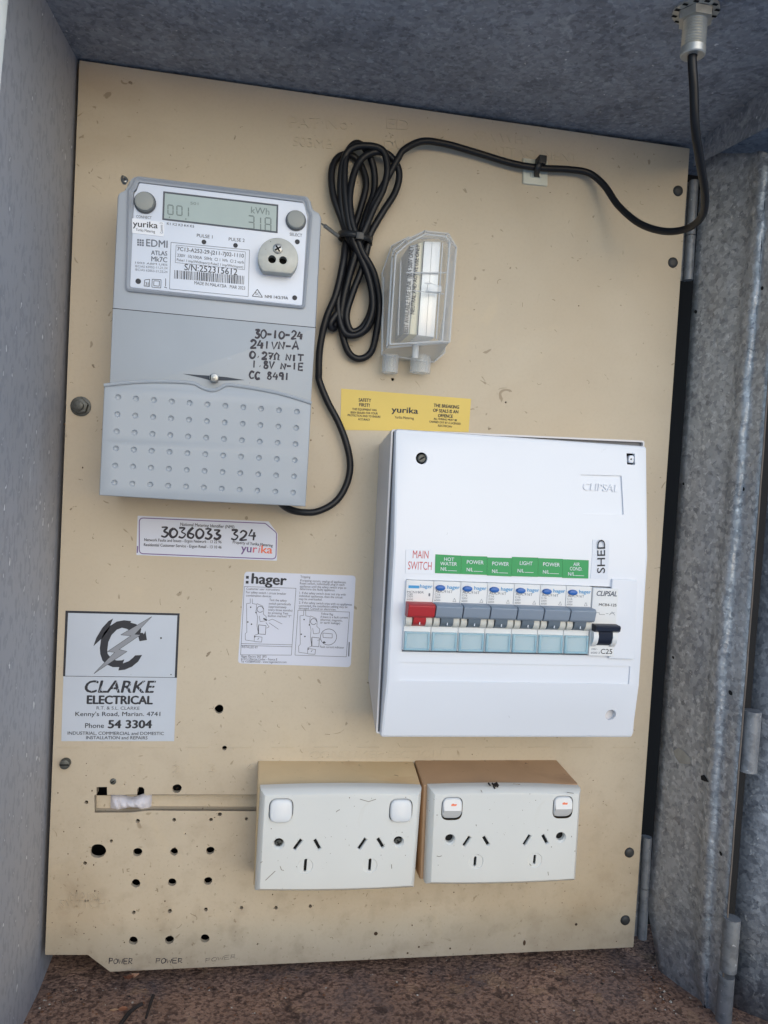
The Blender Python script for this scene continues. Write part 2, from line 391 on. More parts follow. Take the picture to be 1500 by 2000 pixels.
# upper right side wall (behind the jamb) following the roof corner line
def W3(u, v, h): x, z = P(u, v, h); return (x, -h, z)
a = P(1352, 290, 0.0)[0]; b = P(1500, 162, .095)[0]
mb = MB(); k = (b-a)/.095
za = P(1385, 312, .02)[1]; zb = P(1497, 272, .075)[1]; zk = (zb-za)/.055
mb.add([(a+.002, 0, za-zk*.02), (a+.002+k*.2, -.2, za+zk*.18), (a+.002+k*.2, -.2, CZ), (a+.002, 0, CZ)], [[0,1,2,3]])
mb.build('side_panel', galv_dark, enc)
# jamb: rolled sheet, profile given at several heights
rows = [   # v, start u, bend u, edge u
    (300, 1372, 1487, 1533), (500, 1358, 1476, 1518), (740, 1341, 1452, 1500), (980, 1324, 1434, 1482), (1300, 1300, 1402, 1458), (1512, 1285, 1390, 1441), (1775, 1265, 1376, 1421), (1900, 1287, 1370, 1412), (1990, 1360, 1376, 1405)]
JH = .062; JE = .073
jr = []
for v, us, ub, ue in rows:
    s0 = P(us, v, .0); hs = 0.0
    if v > 1800: hs = .045*(us-1263)/97; s0 = P(us, v, hs)
    zb = s0[1]
    b_ = P(ub, v, JH-.012); e_ = P(ue, v, JE)
    jr.append((Vector((s0[0], -hs, s0[1])), Vector((b_[0], -(JH-.012), b_[1])), Vector((e_[0], -JE, e_[1]))))
def jprof(t):
    t = max(0, min(len(jr)-1.0001, t)); i = int(t); f = t-i
    s0, b_, e_ = [jr[i][k].lerp(jr[i+1][k], f) for k in range(3)]
    out = [s0.lerp(b_, q) for q in (0, .12, .3, .5, .7, .82)]
    A = out[-1]; C = b_.lerp(e_, .34)
    for q in (.1, .2, .3, .4, .5, .6, .7, .8, .9, 1.0): p_ = A.lerp(C, q); w_ = math.sin(math.pi*q)**1.3*.0042; out.append(p_+Vector((-w_*.55, -w_, 0)))
    out += [b_.lerp(e_, .55), b_.lerp(e_, .8), e_]
    return out
NR = 180; vs = []; fs = []
for r in range(NR+1):
    pr = jprof((len(jr)-1)*r/NR)
    wob = .0009*math.sin(r*.9)+.0006*math.sin(r*.37+1)
    for k, p in enumerate(pr):
        q = p.copy(); q.y -= .0006*math.sin(r*.55+k*.4)*math.sin(k/len(pr)*math.pi) + (wob*.35 if 5 < k < 16 else 0)
        q.x -= (.00035*math.sin(r*2.1)+.0002*math.sin(r*5.3)) if 7 < k < 14 else 0; vs.append(q)
n = len(pr)
for r in range(NR):
    for k in range(n-1): a = r*n+k; fs.append([a, a+1, a+n+1, a+n])
mb = MB(); mb.add(vs, fs); jamb = mb.build('door_jamb', galv_jamb, enc, sharp=80)
sol = jamb.modifiers.new('thickness', 'SOLIDIFY'); sol.thickness = .0012; sol.offset = 1
# rust coloured cut edge of the jamb
mb = MB(); mb.tube([Vector(vs[r*n+n-1])+Vector((.0003, -.0002, 0)) for r in range(NR+1)], .0006, 6); mb.build('cut_edge', galv_edge, jamb)
# small rivet holes in the jamb
mb = MB()
for (u, v, hh, rr) in ((1489, 563, .058, 5), (1452, 955, .059, 5), (1427, 1353, .058, 6), (1408, 1667, .059, 5), (1359, 609, .004, 5), (1335, 945, .004, 4), (1315, 1284, .004, 4), (1428, 238, .085, 4)):
    best = None
    x, z = P(u, v, 0)
    # march the viewing ray until it meets the jamb
    d = (Vector((x, 0, z))-CAM).normalized(); hit = None
    from mathutils.bvhtree import BVHTree
    if 'bvh' not in globals(): bvh = BVHTree.FromPolygons([tuple(q) for q in vs], fs)
    loc, nor, idx, dist = bvh.ray_cast(CAM, d)
    if loc is None: continue
    if nor.dot(d) > 0: nor = -nor
    t = nor.orthogonal().normalized(); bb = nor.cross(t); r = rr*.00033
    cc = [loc+nor*.0002+(t*math.cos(a*.5236)+bb*math.sin(a*.5236)*.8)*r for a in range(12)]
    mb = MB(); mb.add(cc, [list(range(12))]); mb.build('rivet_hole', dark_m, jamb, merge=False)
# torn hole and plaster mark on the jamb
def on_jamb(u, v, off=.0003):
    x, z = P(u, v, 0); d = (Vector((x, 0, z))-CAM).normalized(); loc, nor, i, _ = bvh.ray_cast(CAM, d)
    if loc is None: return None
    if nor.dot(d) > 0: nor = -nor
    return loc+nor*off
def patch(px, name, mat, parent, off=.0003):
    q = [on_jamb(u, v, off) for u, v in px]; q = [p for p in q if p is not None]
    c = sum(q, Vector((0,0,0)))/len(q)
    mb = MB(); mb.add(q+[c+(CAM-c).normalized()*.0006], [[i, (i+1) % len(q), len(q)] for i in range(len(q))]); return mb.build(name, mat, parent, merge=False)
patch([(1369,1515),(1376,1513),(1381,1520),(1385,1528),(1377,1526),(1370,1523)], 'torn_hole', dark_m, jamb)
patch([(1316,1466),(1326,1460),(1337,1468),(1350,1482),(1349,1492),(1338,1492),(1328,1490),(1320,1480)], 'plaster_mark', mk('plaster_smear', (158,154,146), .8, var=.15, vs=150), jamb)

# open door beyond the jamb, with knuckles and tabs
door = MB(); DH = .058
dl = []
for v, ue in ((250, 1552), (500, 1540), (740, 1520), (980, 1500), (1300, 1474), (1512, 1457), (1775, 1437), (2060, 1416)):
    p = P(ue+4, v, DH); dl.append(p)
vsd = []; fsd = []
for i, (x, z) in enumerate(dl):
    vsd += [(x, -DH+.004, z), (x+.012, -DH-.006, z), (x+.06, -DH-.06, z), (x+.12, -DH-.16, z)]
for i in range(len(dl)-1):
    for k in range(3): a = i*4+k; fsd.append([a, a+1, a+5, a+4])
door.add(vsd, fsd); dobj = door.build('door', galv_door, enc, sharp=80)
sol = dobj.modifiers.new('thickness', 'SOLIDIFY'); sol.thickness = .0012; sol.offset = -1
mb = MB()   # dark strip standing in for the shade between jamb edge and door
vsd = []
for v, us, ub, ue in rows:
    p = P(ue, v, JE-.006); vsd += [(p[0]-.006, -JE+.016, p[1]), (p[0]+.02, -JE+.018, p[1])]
mb.add(vsd, [[i*2, i*2+1, i*2+3, i*2+2] for i in range(len(rows)-1)]); mb.build('door_gap_shade', dark_m, enc)
# upper knuckle tab
def knuckle(u0, v0, u1, v1, r, h, name):
    a = P(u0, v0, h); b = P(u1, v1, h); mb = MB()
    mb.tube([(a[0], -h, a[1]), (a[0]*.5+b[0]*.5, -h, a[1]*.5+b[1]*.5), (b[0], -h, b[1])], r, 18); return mb.build(name, hinge_m, dobj)
def tab(px, h, hb, name):
    mb = MB(); L = rnd(PL(px, h), .001); mb.prism(L, hb, h, .0006); return mb.build(name, galv_door, dobj)
knuckle(1470, 1388, 1460, 1506, .0062, JE-.003, 'hinge_knuckle')
knuckle(1430, 1793, 1422, 1895, .0058, JE+.001, 'hinge_knuckle')
knuckle(1419, 1905, 1410, 2030, .0056, JE-.001, 'hinge_knuckle')

# ================================================================ BOARD
board = thing('switchboard_panel', (BW/2, 0, 0), 'scuffed beige mounting board with drilled holes, behind the meter and boxes', 'board')
c3 = crop(80, 1440, 3.409)
TH = .009
outer = PL([(155,118),(1347,290),(1237,1850),(215,1898),(172,1865),(88,1865)], 0)
outer = rnd(outer, .0008, 2)
hl = [(380,757,48),(643,765,29),(887,762,25),(1127,755,27),(632,972,28),(873,965,27),(1112,957,27),(615,1354,28),(855,1350,29),(1092,1339,29),(905,342,30),
      (1222,72,16),(645,557,13),(887,550,12),(1132,549,12),(1190,514,14),(1368,543,11),(468,691,11),(303,433,12),(293,838,12),(618,1167,12),(858,1157,14),(1098,1147,13),(1335,1135,12),(1442,1377,7),(555,313,4),(962,643,5)]
holes = []; counter = []
def addhole(u, v, rpx):
    c = P(u, v); r = rpx*PX(0); n = 22 if r > .002 else 12; ph = random.random()*6
    holes.append([(x, z) for x, z in [(c[0]+r*(1+.06*math.sin(3*a+ph))*math.cos(a), c[1]+r*(1+.06*math.sin(2*a+ph))*math.sin(a)) for a in [2*math.pi*k/n for k in range(n)]]])
for x, y, r in hl: (u, v), = c3((x, y)); addhole(u, v, r/3.409)
for u, v, r in ((428,1385,8.5),(767,741,3.2),(539,1773,3.6),(606,1770,3.6),(735,1823,3),(988,786,2)): addhole(u, v, r)
rec = PL(c3((370,332),(440,330),(441,384),(640,382),(642,345),(655,331),(675,331),(688,345),(688,382),(1440,382),(1440,492),(720,488),(600,500),(358,502),(356,385),(370,383)), 0)
holes.append(rec)
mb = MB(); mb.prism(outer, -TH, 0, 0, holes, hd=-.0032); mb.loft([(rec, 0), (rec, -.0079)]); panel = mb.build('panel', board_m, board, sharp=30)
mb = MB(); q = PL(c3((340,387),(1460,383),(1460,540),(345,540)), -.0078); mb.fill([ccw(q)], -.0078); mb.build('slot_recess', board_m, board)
mb = MB(); mb.add([(.004, .03, .004), (BW-.004, .03, .004), (BW-.004, .03, BH-.08), (.004, .03, BH-.02)], [[0,1,2,3]]); mb.build('hole_shade_sheet', dark_m, enc)  # dark sheet that stands for the shade seen through the board's holes
# raised moulded lettering and dashes
mb = MB(); eh = .0006
def emb(t, p0, p1, cap, bold=0.0):
    h = .0003 if t[:3] in ('CON', 'ATT', 'SPA') else eh; tv, tf, w, x0, capu = glyphs(t, bold)
    a = Vector(P(*p0, h)); b = Vector(P(*p1, h)); d = b-a; L = d.length; d.normalize(); n = Vector((-d.y, d.x)); sx = L/w; sy = cap*PX(h)/capu
    vs = []
    for x, y, l in tv: q = a+d*((x-x0)*sx)+n*(y*sy); vs.append((q.x, -h, q.y))
    o = len(vs); edges = {}
    for f in tf:
        for i in range(len(f)): e = tuple(sorted((f[i-1], f[i]))); edges[e] = edges.get(e, 0)+1
    vs2 = vs+[(v[0], .0002, v[2]) for v in vs]; fs = list(tf)+[[e[0], e[1], e[1]+o, e[0]+o] for e, c in edges.items() if c == 1]
    mb.add(vs2, fs)
emb('MAIN', (134,1761), (192,1762), 17, -.012); emb('SWITCH', (115,1776), (206,1775), 17, -.012)
emb('CONSUMER SECTION', (606,1483), (862,1481), 15, -.012)
emb('1', (272,1509), (277,1509), 15); emb('2', (337,1510), (350,1510), 15, -.01); emb('3', (407,1509), (419,1509), 15, -.01); emb('4', (480,1508), (492,1508), 15, -.01)
emb('PAT No', (566,248), (680,252), 20, -.012); emb('503MB', (572,284), (650,290), 18, -.012)
emb('SPA WHT', (925,272), (1040,282), 17, -.012); emb('ATTACHMENT', (960,300), (1128,316), 16, -.012); emb('DUN', (752,292), (816,290), 18, -.012); emb('ED', (755,250), (800,254), 20, -.012)
for k in range(14):
    u = 112+k*83.5+(0 if k < 4 else 1)
    if 500 < u < 0: continue
    a = P(u, 1459.7, 0); b = P(u+43, 1459.9, 0); mb.box(a[0], b[0], -.0005, .0003, a[1]-.0003, a[1]+.0003)
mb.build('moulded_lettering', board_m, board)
# pen writing and scuffs on the board
mb = MB()
def scr(p, w=1.1): mb.line(p, w, .00008)
c = c3
scr(c((545,875),(548,905))); scr(c((570,878),(590,876))); scr(c((575,880),(572,892),(588,892)))
for ox, word in ((445, 'P'), (480,'o'), (515,'w'), (555,'e'), (590,'r')): pass

for k in range(34):    # curly scuffs
    u = random.uniform(120, 1280); v = random.choice([random.uniform(350, 760), random.uniform(1050, 1480), random.uniform(1700, 1840)])
    if 1280-.07*(v-300)*.8 < u: continue
    L = random.uniform(4, 14); a = random.uniform(0, 6.28); cv = random.uniform(-.6, .6); p = []; x, y = u, v
    for i in range(7): p.append((x, y)); x += L/6*math.cos(a); y += L/6*math.sin(a); a += cv
    scr(p, random.uniform(.5, .9))
mb.build('pen_marks', mk('board_scuff', (108,92,72), .7, var=.3, vs=200), board)
mb = MB()
for k in range(230):
    v = 1480+370*random.random()**.8 if k < 170 else random.uniform(320, 1480)
    u = random.uniform(100, 1235); r = random.choice([.5, .6, .8, 1.0, 1.3])*PX(0); cc = P(u, v)
    if u < 300 and v > 1850: continue
    mb.fill([circ(cc, r, 7, random.uniform(.6, 1.6))], .00006+.000001*k)
for (u, v, w_, h_) in ((1024,1841,3,6),(734,1823,4,4),(796,1861,2,2),(879,1852,2,2),(1125,1805,3,3),(345,1540,1,1),(818,1849,2,2)):
    cc = P(u, v); mb.fill([circ(cc, w_*PX(0), 9, h_/w_)], .0003+.00001*w_)
mb.build('dirt_specks', mk('brown_specks', (74,54,38), .8, var=.4, vs=90), board, merge=False)['kind'] = 'stuff'
# fixings of the board
def bolt(u, v, r):
    c = P(u, v, .003); mb = MB(); mb.prism(circ(c, r*1.25, 20), 0, .0008, .0003); mb.prism(circ(c, r, 6, a0=.3), .0008, .0045, .0006); mb.prism(circ(c, r*.55, 14), .0045, .0072, .0004, mi=0); return mb.build('bolt', steeld_m, board)
bolt(156, 793, .0055); 
c = P(127, 1492, .003); mb = MB(); mb.prism(circ(c, .0035, 18), 0, .005, .0008); mb.box(c[0]-.003, c[0]+.003, -.0054, -.005, c[1]-.0004, c[1]+.0004, 1); mb.build('bolt', [steeld_m, slot_m], board)
mb = MB(); screw_disc(mb, P(221, 1526), .0022, 0, .0008); mb.build('bolt', [steeld_m, slot_m], board)
for u, v in ((1324,373),(1314,513),(1229,1665),(1221,1797)):
    c = P(u, v); mb = MB(); r = .0041
    mb.loft([(circ(c, r, 20), 0), (circ(c, r*.96, 20), .0007), (circ(c, r*.75, 20), .0014), (circ(c, r*.35, 20), .0018)], 0, False, True); mb.build('rivet', rubber_m, board)
for (u0, v0, u1, v1, mid) in ((1352, 352, 1341, 546, .55), (1261, 1636, 1251, 1834, .5)):
    a = Vector(P(u0, v0, -.002)); b = Vector(P(u1, v1, -.002)); hg = None
    for f0, f1 in ((0, mid-.004), (mid+.004, 1)):
        p = a.lerp(b, f0); q = a.lerp(b, f1); mb = MB(); mb.tube([(p.x+.002, .003, p.y), (q.x+.002, .003, q.y)], .0036, 16)
        mb.box(q.x-.012, q.x+.002, .006, .0072, q.y, p.y)
        if hg is None: hg = mb.build('hinge', hinge_m, board)
        else: mb.build('hinge_knuckle', hinge_m, hg)
# foam plug lying in the slot
mb = MB(); vs = []; fs = []; nx, ny = 26, 10
pa = P(*c3((455,496))[0], -.004); pb = P(*c3((735,386))[0], -.004)
for j in range(ny+1):
    for i in range(nx+1):
        s, t = i/nx, j/ny; e = (math.sin(math.pi*s)**.45)*(math.sin(math.pi*t)**.5) if 0 < s < 1 and 0 < t < 1 else 0
        vs.append((pa[0]+(pb[0]-pa[0])*s, .0076-.0065*e-.0008*math.sin(i*1.3+j*.7)*e-.0006*math.sin(i*2.9-j*1.9)*e, pa[1]+(pb[1]-pa[1])*(.5+(t-.5)*(.8+.2*math.sin(s*9)))))
for j in range(ny):
    for i in range(nx): a = j*(nx+1)+i; fs.append([a, a+1, a+nx+2, a+nx+1])
mb.add(vs, fs); tag(mb.build('foam_plug', foam_m, sharp=80), 'lump of white foam stuffed in the long slot of the beige board', 'foam plug')

# ================================================================ METER
mt = thing('electricity_meter', at(410, 670), 'grey electricity meter with lcd display and dimpled lower cover', 'electricity meter')
c1 = crop(180, 320, 3); c2 = crop(180, 600, 3)
HB = .052; HC = .060
body = PL([(229,384),(232,375),(243,371),(252,352),(262,343),(600,382),(607,391),(611,408),(624,415),(628,425),(617,640),(606,800),(597,975),(205,955),(213,760),(219,602)], HB)
mb = MB(); mb.prism(rnd(body, .0035), 0, HB, .0018); mb.build('housing', meter_m, mt)
bez = PL([(250,372),(257,364),(262,350),(270,346),(596,386),(602,396),(605,411),(610,418),(596,604),(245,569)], HB)
mb = MB(); L = rnd(bez, .003); L2 = inset(L, .0012); L3 = inset(L, .0024); L4 = inset(L, .0036)
mb.loft([(L, HB-.001), (L, HB+.0016), (L2, HB+.0024), (L3, HB+.0016), (L4, HB+.0018)]); mb.build('bezel', bezel_m, mt)
HP = HB+.0021
plate = PL([(262,378),(267,372),(272,357),(592,396),(595,404),(600,424),(590,597),(254,561)], HP)
mb = MB(); mb.prism(rnd(plate, .0015), HB-.001, HP, .0003); fp = mb.build('face_plate', plate_m, mt)
# seam under the bezel, handled as a dark groove
mb = MB(); mb.line([(219.5,602),(617,640)], 1.6, HB+.0001, 0)
mb.build('seam', ink_m, mt)
# display
lcd = PL(c1((423,168),(1085,245),(1081,400),(417,323)), HP)
mb = MB(); L = ccw(lcd); mb.loft([(inset(L, -.0006), HP+.00005), (inset(L, -.0006), HP+.0004), (L, HP+.0004), (inset(L, .0004), HP+.0001)], 1); mb.fill([L], HP+.00008, 0)
disp = mb.build('display', [lcd_m, btnr_m], mt)
mb = MB(); hp = HP+.0002
def seg7(ch, u, v, w, hgt, sl=.117, t=2.2):
    S7 = {'0': 'abcdef', '1': 'bc', '2': 'abged', '3': 'abgcd', '4': 'fgbc', '5': 'afgcd', '6': 'afgedc', '7': 'abc', '8': 'abcdefg', '9': 'abcdfg'}[ch]
    K = {'a': ((0,0),(1,0)), 'b': ((1,0),(1,.5)), 'c': ((1,.5),(1,1)), 'd': ((0,1),(1,1)), 'e': ((0,.5),(0,1)), 'f': ((0,0),(0,.5)), 'g': ((0,.5),(1,.5))}
    for k in S7:
        (a, b), (c, d) = K[k]; g = .06
        p = [(u+w*a, v+hgt*b+sl*w*a), (u+w*c, v+hgt*d+sl*w*c)]
        q = [(p[0][0]+(p[1][0]-p[0][0])*g, p[0][1]+(p[1][1]-p[0][1])*g), (p[1][0]-(p[1][0]-p[0][0])*g, p[1][1]-(p[1][1]-p[0][1])*g)]
        mb.line(q, t, hp)
for i, ch in enumerate('001'): seg7(ch, 328+i*17.5-(5 if ch == '1' else 0), 400+i*1.8, 10, 18)
for ch, u, v in (('3', 485, 421), ('1', 498, 423), ('8', 518, 425)): seg7(ch, u, v, 11, 25, t=2.4)
mb.text('kWh', c1((930,288))[0], c1((1038,300))[0], 12, hp, 0, .0)
mb.text('501', c1((575,238))[0], c1((622,242))[0], 5, hp); mb.line(c1((450,312),(456,314)), 3, hp); mb.line(c1((546,322),(552,324)), 3, hp)
mb.build('display_digits', lcdd_m, disp)
# buttons
for u, v, r in ((281.5,392,17.5),(578.5,427.5,17)):
    c = P(u, v, HP+.004); R_ = r*PX(HP); mb = MB()
    mb.loft([(circ(c, R_*1.14, 28), HP), (circ(c, R_*1.14, 28), HP+.0008), (circ(c, R_*1.0, 28), HP+.0009)], 1)
    mb.loft([(circ(c, R_, 28), HP), (circ(c, R_, 28), HP+.0030), (circ(c, R_*.93, 28), HP+.0038), (circ(c, R_*.7, 28), HP+.0041)], 0, False, True)
    mb.build('push_button', [btn_m, btnr_m], mt)
# print on the face plate
mb = MB(); hp = HP+.00012
T = lambda s, a, b, cap, mi=0, bold=0.0: mb.text(s, c1(a)[0], c1(b)[0], cap, hp, mi, bold)
T('CONNECT', (258,316), (348,324), 5); T('SELECT', (1157,420), (1230,428), 5.5); T('K1 K2 K3 K4 K5', (438,357), (597,374), 4.5, 0, .0)
T('PULSE 1', (613,428), (705,438), 6); T('PULSE 2', (800,450), (893,458), 6)
T('EDMI', (316,482), (442,492), 13, 1, .015); T('ATLAS', (345,532), (440,538), 8, 1, .02); T('Mk7C', (346,570), (440,577), 9, 1, .02)
T('1003 ABM UES', (252,584), (441,598), 3.6, 1); T('IEC/AS 62052-11,21,24', (252,605), (441,618), 4, 1); T('IEC/AS 62053-21,22,24', (252,625), (441,640), 4, 1)
for i in range(3):
    for j in range(3):
        u, v = c1((264+i*14, 440+j*14+i*1.5))[0]; c = P(u, v, hp); s_ = 3.3*PX(hp); mb.fill([rect(c[0], c[1]-s_, c[0]+s_, c[1])], hp, 1)
def rl(pts, w=1, mi=1, h=None):
    q = [c1(p)[0] for p in pts]; q.append(q[0]); 
    for i in range(len(q)-1): mb.line([q[i], q[i+1]], w, (h or hp), mi)
rl([(462,460),(922,505),(914,778),(453,733)]); rl([(492,476),(898,516),(893,620),(487,578)], .8)
T('7C13-A252-29-J211-7J02-1110', (498,508), (888,550), 7, 0, .005); T('230V  10(100)A  50Hz  Cl 1 Wh  Cl 2 varh', (498,543), (888,586), 5.5, 0); T('Pulse1 1 imp/Wh(Import)-Pulse2 1 imp/Wh(Import)', (496,568), (884,612), 4.5, 0)
T('S/N:252315612', (540,622), (850,652), 11.5, 0, .005); T('MADE IN MALAYSIA   MAR 2023', (598,706), (895,738), 6, 0)
random.seed(3); x = 482
while x < 893:
    w_ = random.choice([2, 3, 4, 6]); y = 622+(x-482)*.085
    q = PL(c1((x, y), (x+w_, y+.3), (x+w_-2, y+50), (x-2, y+50)), hp); mb.fill([ccw(q)], hp, 0); x += w_+random.choice([3, 4, 6])
for u, v, r in ((655,458,13),(840,478,13),(1202,457,14),(1187,785,14),(270,688,15)):
    c = P(*c1((u, v))[0], hp); mb.fill([circ(c, r/3*PX(hp), 16)], hp+.0001, 0)
for s_ in (1, .62): q = [(378+(a-378)*s_, 700+(b-700)*s_) for a, b in ((352,676),(404,679),(402,727),(350,722))]; rl(q, 1.1, 0)
rl([(308,680),(336,676),(336,718),(304,716)], 1.2, 0); T('3J', (311,712), (330,713), 6, 0); mb.line(c1((431,672),(430,718)), 1.2, hp); mb.line(c1((422,722),(438,727)), 1.2, hp)
rl([(968,735),(998,782),(938,775)], 1.4, 0); T('SC', (955,768), (982,771), 5, 0); T('NMI 14/2/39A', (1012,785), (1148,795), 5.5, 0, .01)
mb.build('face_print', [ink_m, inkl_m], fp, merge=False)
# brand sticker on the meter
hs = HP+.0003; mb = MB(); L = rnd(PL(c1((234,318),(424,342),(420,426),(234,405)), hs), .0006); mb.prism(L, HP, hs, 0); st = mb.build('sticker', lw_m, mt)
mb = MB(); mb.text('yurika', c1((238,366))[0], c1((384,378))[0], 11, hs+.0001, 0, .012); mb.text('Yurika Metering', c1((255,392))[0], c1((368,405))[0], 5, hs+.0001, 0)
mb.text('Comms 3', c1((415,408))[0], c1((412,345))[0], 5, hs+.0001, 1); mb.build('sticker_print', [ink_m, inkl_m], st)
# optical port
c = P(543, 506, HP+.006); Rp = 38*PX(HP+.006); L = [(c[0]+Rp*math.cos(a), max(c[1]+Rp*math.sin(a), c[1]-Rp*.72)) for a in [2*math.pi*k/48 for k in range(48)]]
mb = MB(); hs_ = [circ(P(*c1(p)[0], HP+.008), 7.5*PX(HP), 16) for p in ((1054,560),(1118,566))]
mb.prism(L, HP, HP+.0085, .0006, hs_, hd=HP+.002); port = mb.build('optical_port', zinc_m, mt)
mb = MB(); [mb.fill([circ(P(*c1(p)[0], HP+.008), 8*PX(HP), 16)], HP+.0025) for p in ((1054,560),(1118,566))]; mb.build('port_lens', slot_m, port)
mb = MB(); screw_disc(mb, P(*c1((1088,498))[0], HP+.0085), 9.3*PX(HP), HP+.0085, .0008, cross=True); mb.build('port_screw', [steel_m, slot_m], port)
# middle cover plate
mid = PL(c2((121,8),(1308,121),(1278,620),(100,520)), HB+.0006)
mb = MB(); mb.prism(rnd(mid, .0004, 2), HB-.001, HB+.0006, .0003); midp = mb.build('middle_cover', cover_m, mt)
# lower cover with dimples
top = [(70,450),(150,441),(250,432),(340,428),(430,428),(520,431),(600,440),(640,462),(700,480),(745,470),(790,448),(870,456),(950,468),(1030,483),(1100,498),(1190,524),(1285,555)]
low = PL(c2(*top), HC)+PL(c2((1268,868),(1250,1168),(660,1139),(40,1102),(55,780)), HC)
L = ccw(low); Li = inset(L, .0009)
hd = []; bowls = MB()
A, B, C_, D = (152,527), (1200,612), (1178,1086), (131,1028)
for r in range(6):
    for k in range(11):
        s, t = k/10, r/5
        x = (A[0]*(1-s)+B[0]*s)*(1-t)+(D[0]*(1-s)+C_[0]*s)*t; y = (A[1]*(1-s)+B[1]*s)*(1-t)+(D[1]*(1-s)+C_[1]*s)*t
        c = P(*c2((x, y))[0], HC); r0 = 5.6*PX(HC); cl = circ(c, r0, 14); hd.append(cl)
        bowls.loft([(cl, HC), (circ(c, r0*.9, 14), HC-.0005), (circ(c, r0*.62, 14), HC-.0011), (circ(c, r0*.3, 14), HC-.0014)], 0, False, True)
mb = MB(); mb.loft([(L, .008), (L, HC-.0009), (inset(L, .0003), HC-.0003), (Li, HC)]); mb.fill([Li]+hd, HC); mb.v_ = 0
mb.add(bowls.v, bowls.f); mb.build('lower_cover', cover_m, mt, sharp=28)
# raised light rim along the curved top
mb = MB(); q = [P(u, v, HC) for u, v in c2(*top)]; mb.tube(spline([(x, -HC-.0002, z-.0008) for x, z in q], 3), .0011, 8); mb.build('cover_rim', cover_m, mt)
# slit with seal screw
mb = MB(); L = ccw(PL(c2((530,390),(640,398),(700,402),(790,410),(895,427),(780,430),(690,428),(640,414)), HB+.0008)); mb.fill([L], HB+.0008); mb.build('latch_slot', mk('slot_shade_plastic', (60,66,76), .7), mt)
mb = MB(); c = P(*c2((713,413))[0], HB+.007); mb.prism(circ(c, .0029, 18), HB, HB+.007, .0006); mb.prism(circ(c, .0012, 10), HB+.007, HB+.0076, .0002); mb.box(c[0]-.0023, c[0]-.0018, -(HB+.0073), -(HB+.007), c[1]-.0015, c[1]+.0015, 1); mb.build('seal_screw', [steel_m, slot_m], mt)
# seal wires at the corners
mb = MB(); mb.tube(cpath([(240,345,HB-.004),(238,350,HB),(243,355,HB+.003),(248,352,HB+.002),(244,347,HB)], 4), .0009, 8); mb.tube(cpath([(240,352,HB),(243,357,HB+.002)], 2), .0014, 8); mb.build('seal_wire', steel_m, mt)
mb = MB(); mb.tube(cpath([(628,437,HB-.01),(636,442,.05),(641,446,.048)], 4), .0006, 8); mb.tube(cpath([(634,441,.05),(646,450,.046),(660,461,.04)], 4), .0013, 10); mb.build('seal_wire', steel_m, mt)
# marker handwriting on the middle cover
HW = {'0': [[(.5,1),(.15,.75),(.1,.3),(.4,0),(.8,.2),(.9,.65),(.5,1)]], '1': [[(.5,1),(.5,0)]], '2': [[(.1,.75),(.4,1),(.8,.8),(.6,.4),(.1,.02),(.9,.08)]],
 '3': [[(.1,.95),(.75,.95),(.4,.58),(.85,.35),(.55,0),(.1,.1)]], '4': [[(.45,1),(.1,.4),(.9,.42)],[(.7,.75),(.65,0)]], '6': [[(.7,1),(.25,.6),(.15,.15),(.6,0),(.8,.3),(.3,.45)]],
 '7': [[(.1,.95),(.85,.98),(.4,0)],[(.25,.5),(.75,.52)]], '8': [[(.75,.9),(.35,1),(.25,.7),(.75,.35),(.6,0),(.2,.1),(.3,.45),(.75,.9)]], '9': [[(.75,.9),(.3,.95),(.2,.6),(.7,.6),(.75,.9),(.7,0)]],
 'P': [[(.15,0),(.2,1)],[(.1,.95),(.8,.9),(.75,.5),(.2,.45)]], 'O': [[(.5,1),(.1,.6),(.3,0),(.85,.3),(.8,.8),(.5,1)]], 'M': [[(.05,.9),(.25,.05),(.5,.6),(.75,.05),(.95,.9)]], 'R': [[(.15,0),(.2,1)],[(.1,.95),(.8,.85),(.7,.5),(.2,.45),(.85,0)]],
 '-': [[(.1,.45),(.8,.45)]], '.': [[(.4,.3),(.5,.25)]], 'V': [[(.1,1),(.4,0),(.9,1)]], 'N': [[(.1,0),(.15,1),(.75,.05),(.85,1)]], 'A': [[(.05,0),(.5,1),(.9,0)],[(.2,.35),(.8,.35)]],
 'I': [[(.5,1),(.5,0)]], 'T': [[(0,1),(1,1)],[(.5,1),(.5,0)]], 'E': [[(.9,1),(.15,1),(.15,0),(.9,0)],[(.15,.5),(.8,.5)]], 'C': [[(.85,.85),(.4,1),(.1,.5),(.35,0),(.85,.12)]], 'W': [[(0,.05),(.25,.05),(.15,.6),(.45,1),(.85,.7),(.75,.05),(1,.05)]]}
def hand(mb, s, p0, p1, hgt, h, w):
    n = len(s); 
    for i, ch in enumerate(s):
        if ch not in HW: continue
        t = i/n; u = p0[0]+(p1[0]-p0[0])*t; v = p0[1]+(p1[1]-p0[1])*t; cw = (p1[0]-p0[0])/n*1.0
        if ch in '1I': cw *= .8
        hh = hgt*random.uniform(.88, 1.1); v += random.uniform(-.5, .5); wv = random.uniform(.85, 1.2); 
        for st_ in HW[ch]:
            q = [(u+cw*a+hh*b*.06, v-hh*b+(p1[1]-p0[1])/n*a) for a, b in st_]
            q3 = []
            for uu, vv in q: x, z = P(uu, vv, h); q3.append((x, -h, z))
            if len(q3) > 2 and ch not in 'VNATE4W7MPR': q3 = spline(q3, 4)
            mb.tube(q3, (lambda t_, k_=random.uniform(0, 6): wv*w*PX(h)/2*(1+.2*math.sin(5*t_+k_))), 8, 0, True, .12)
random.seed(5); mb = MB(); h = HB+.0008
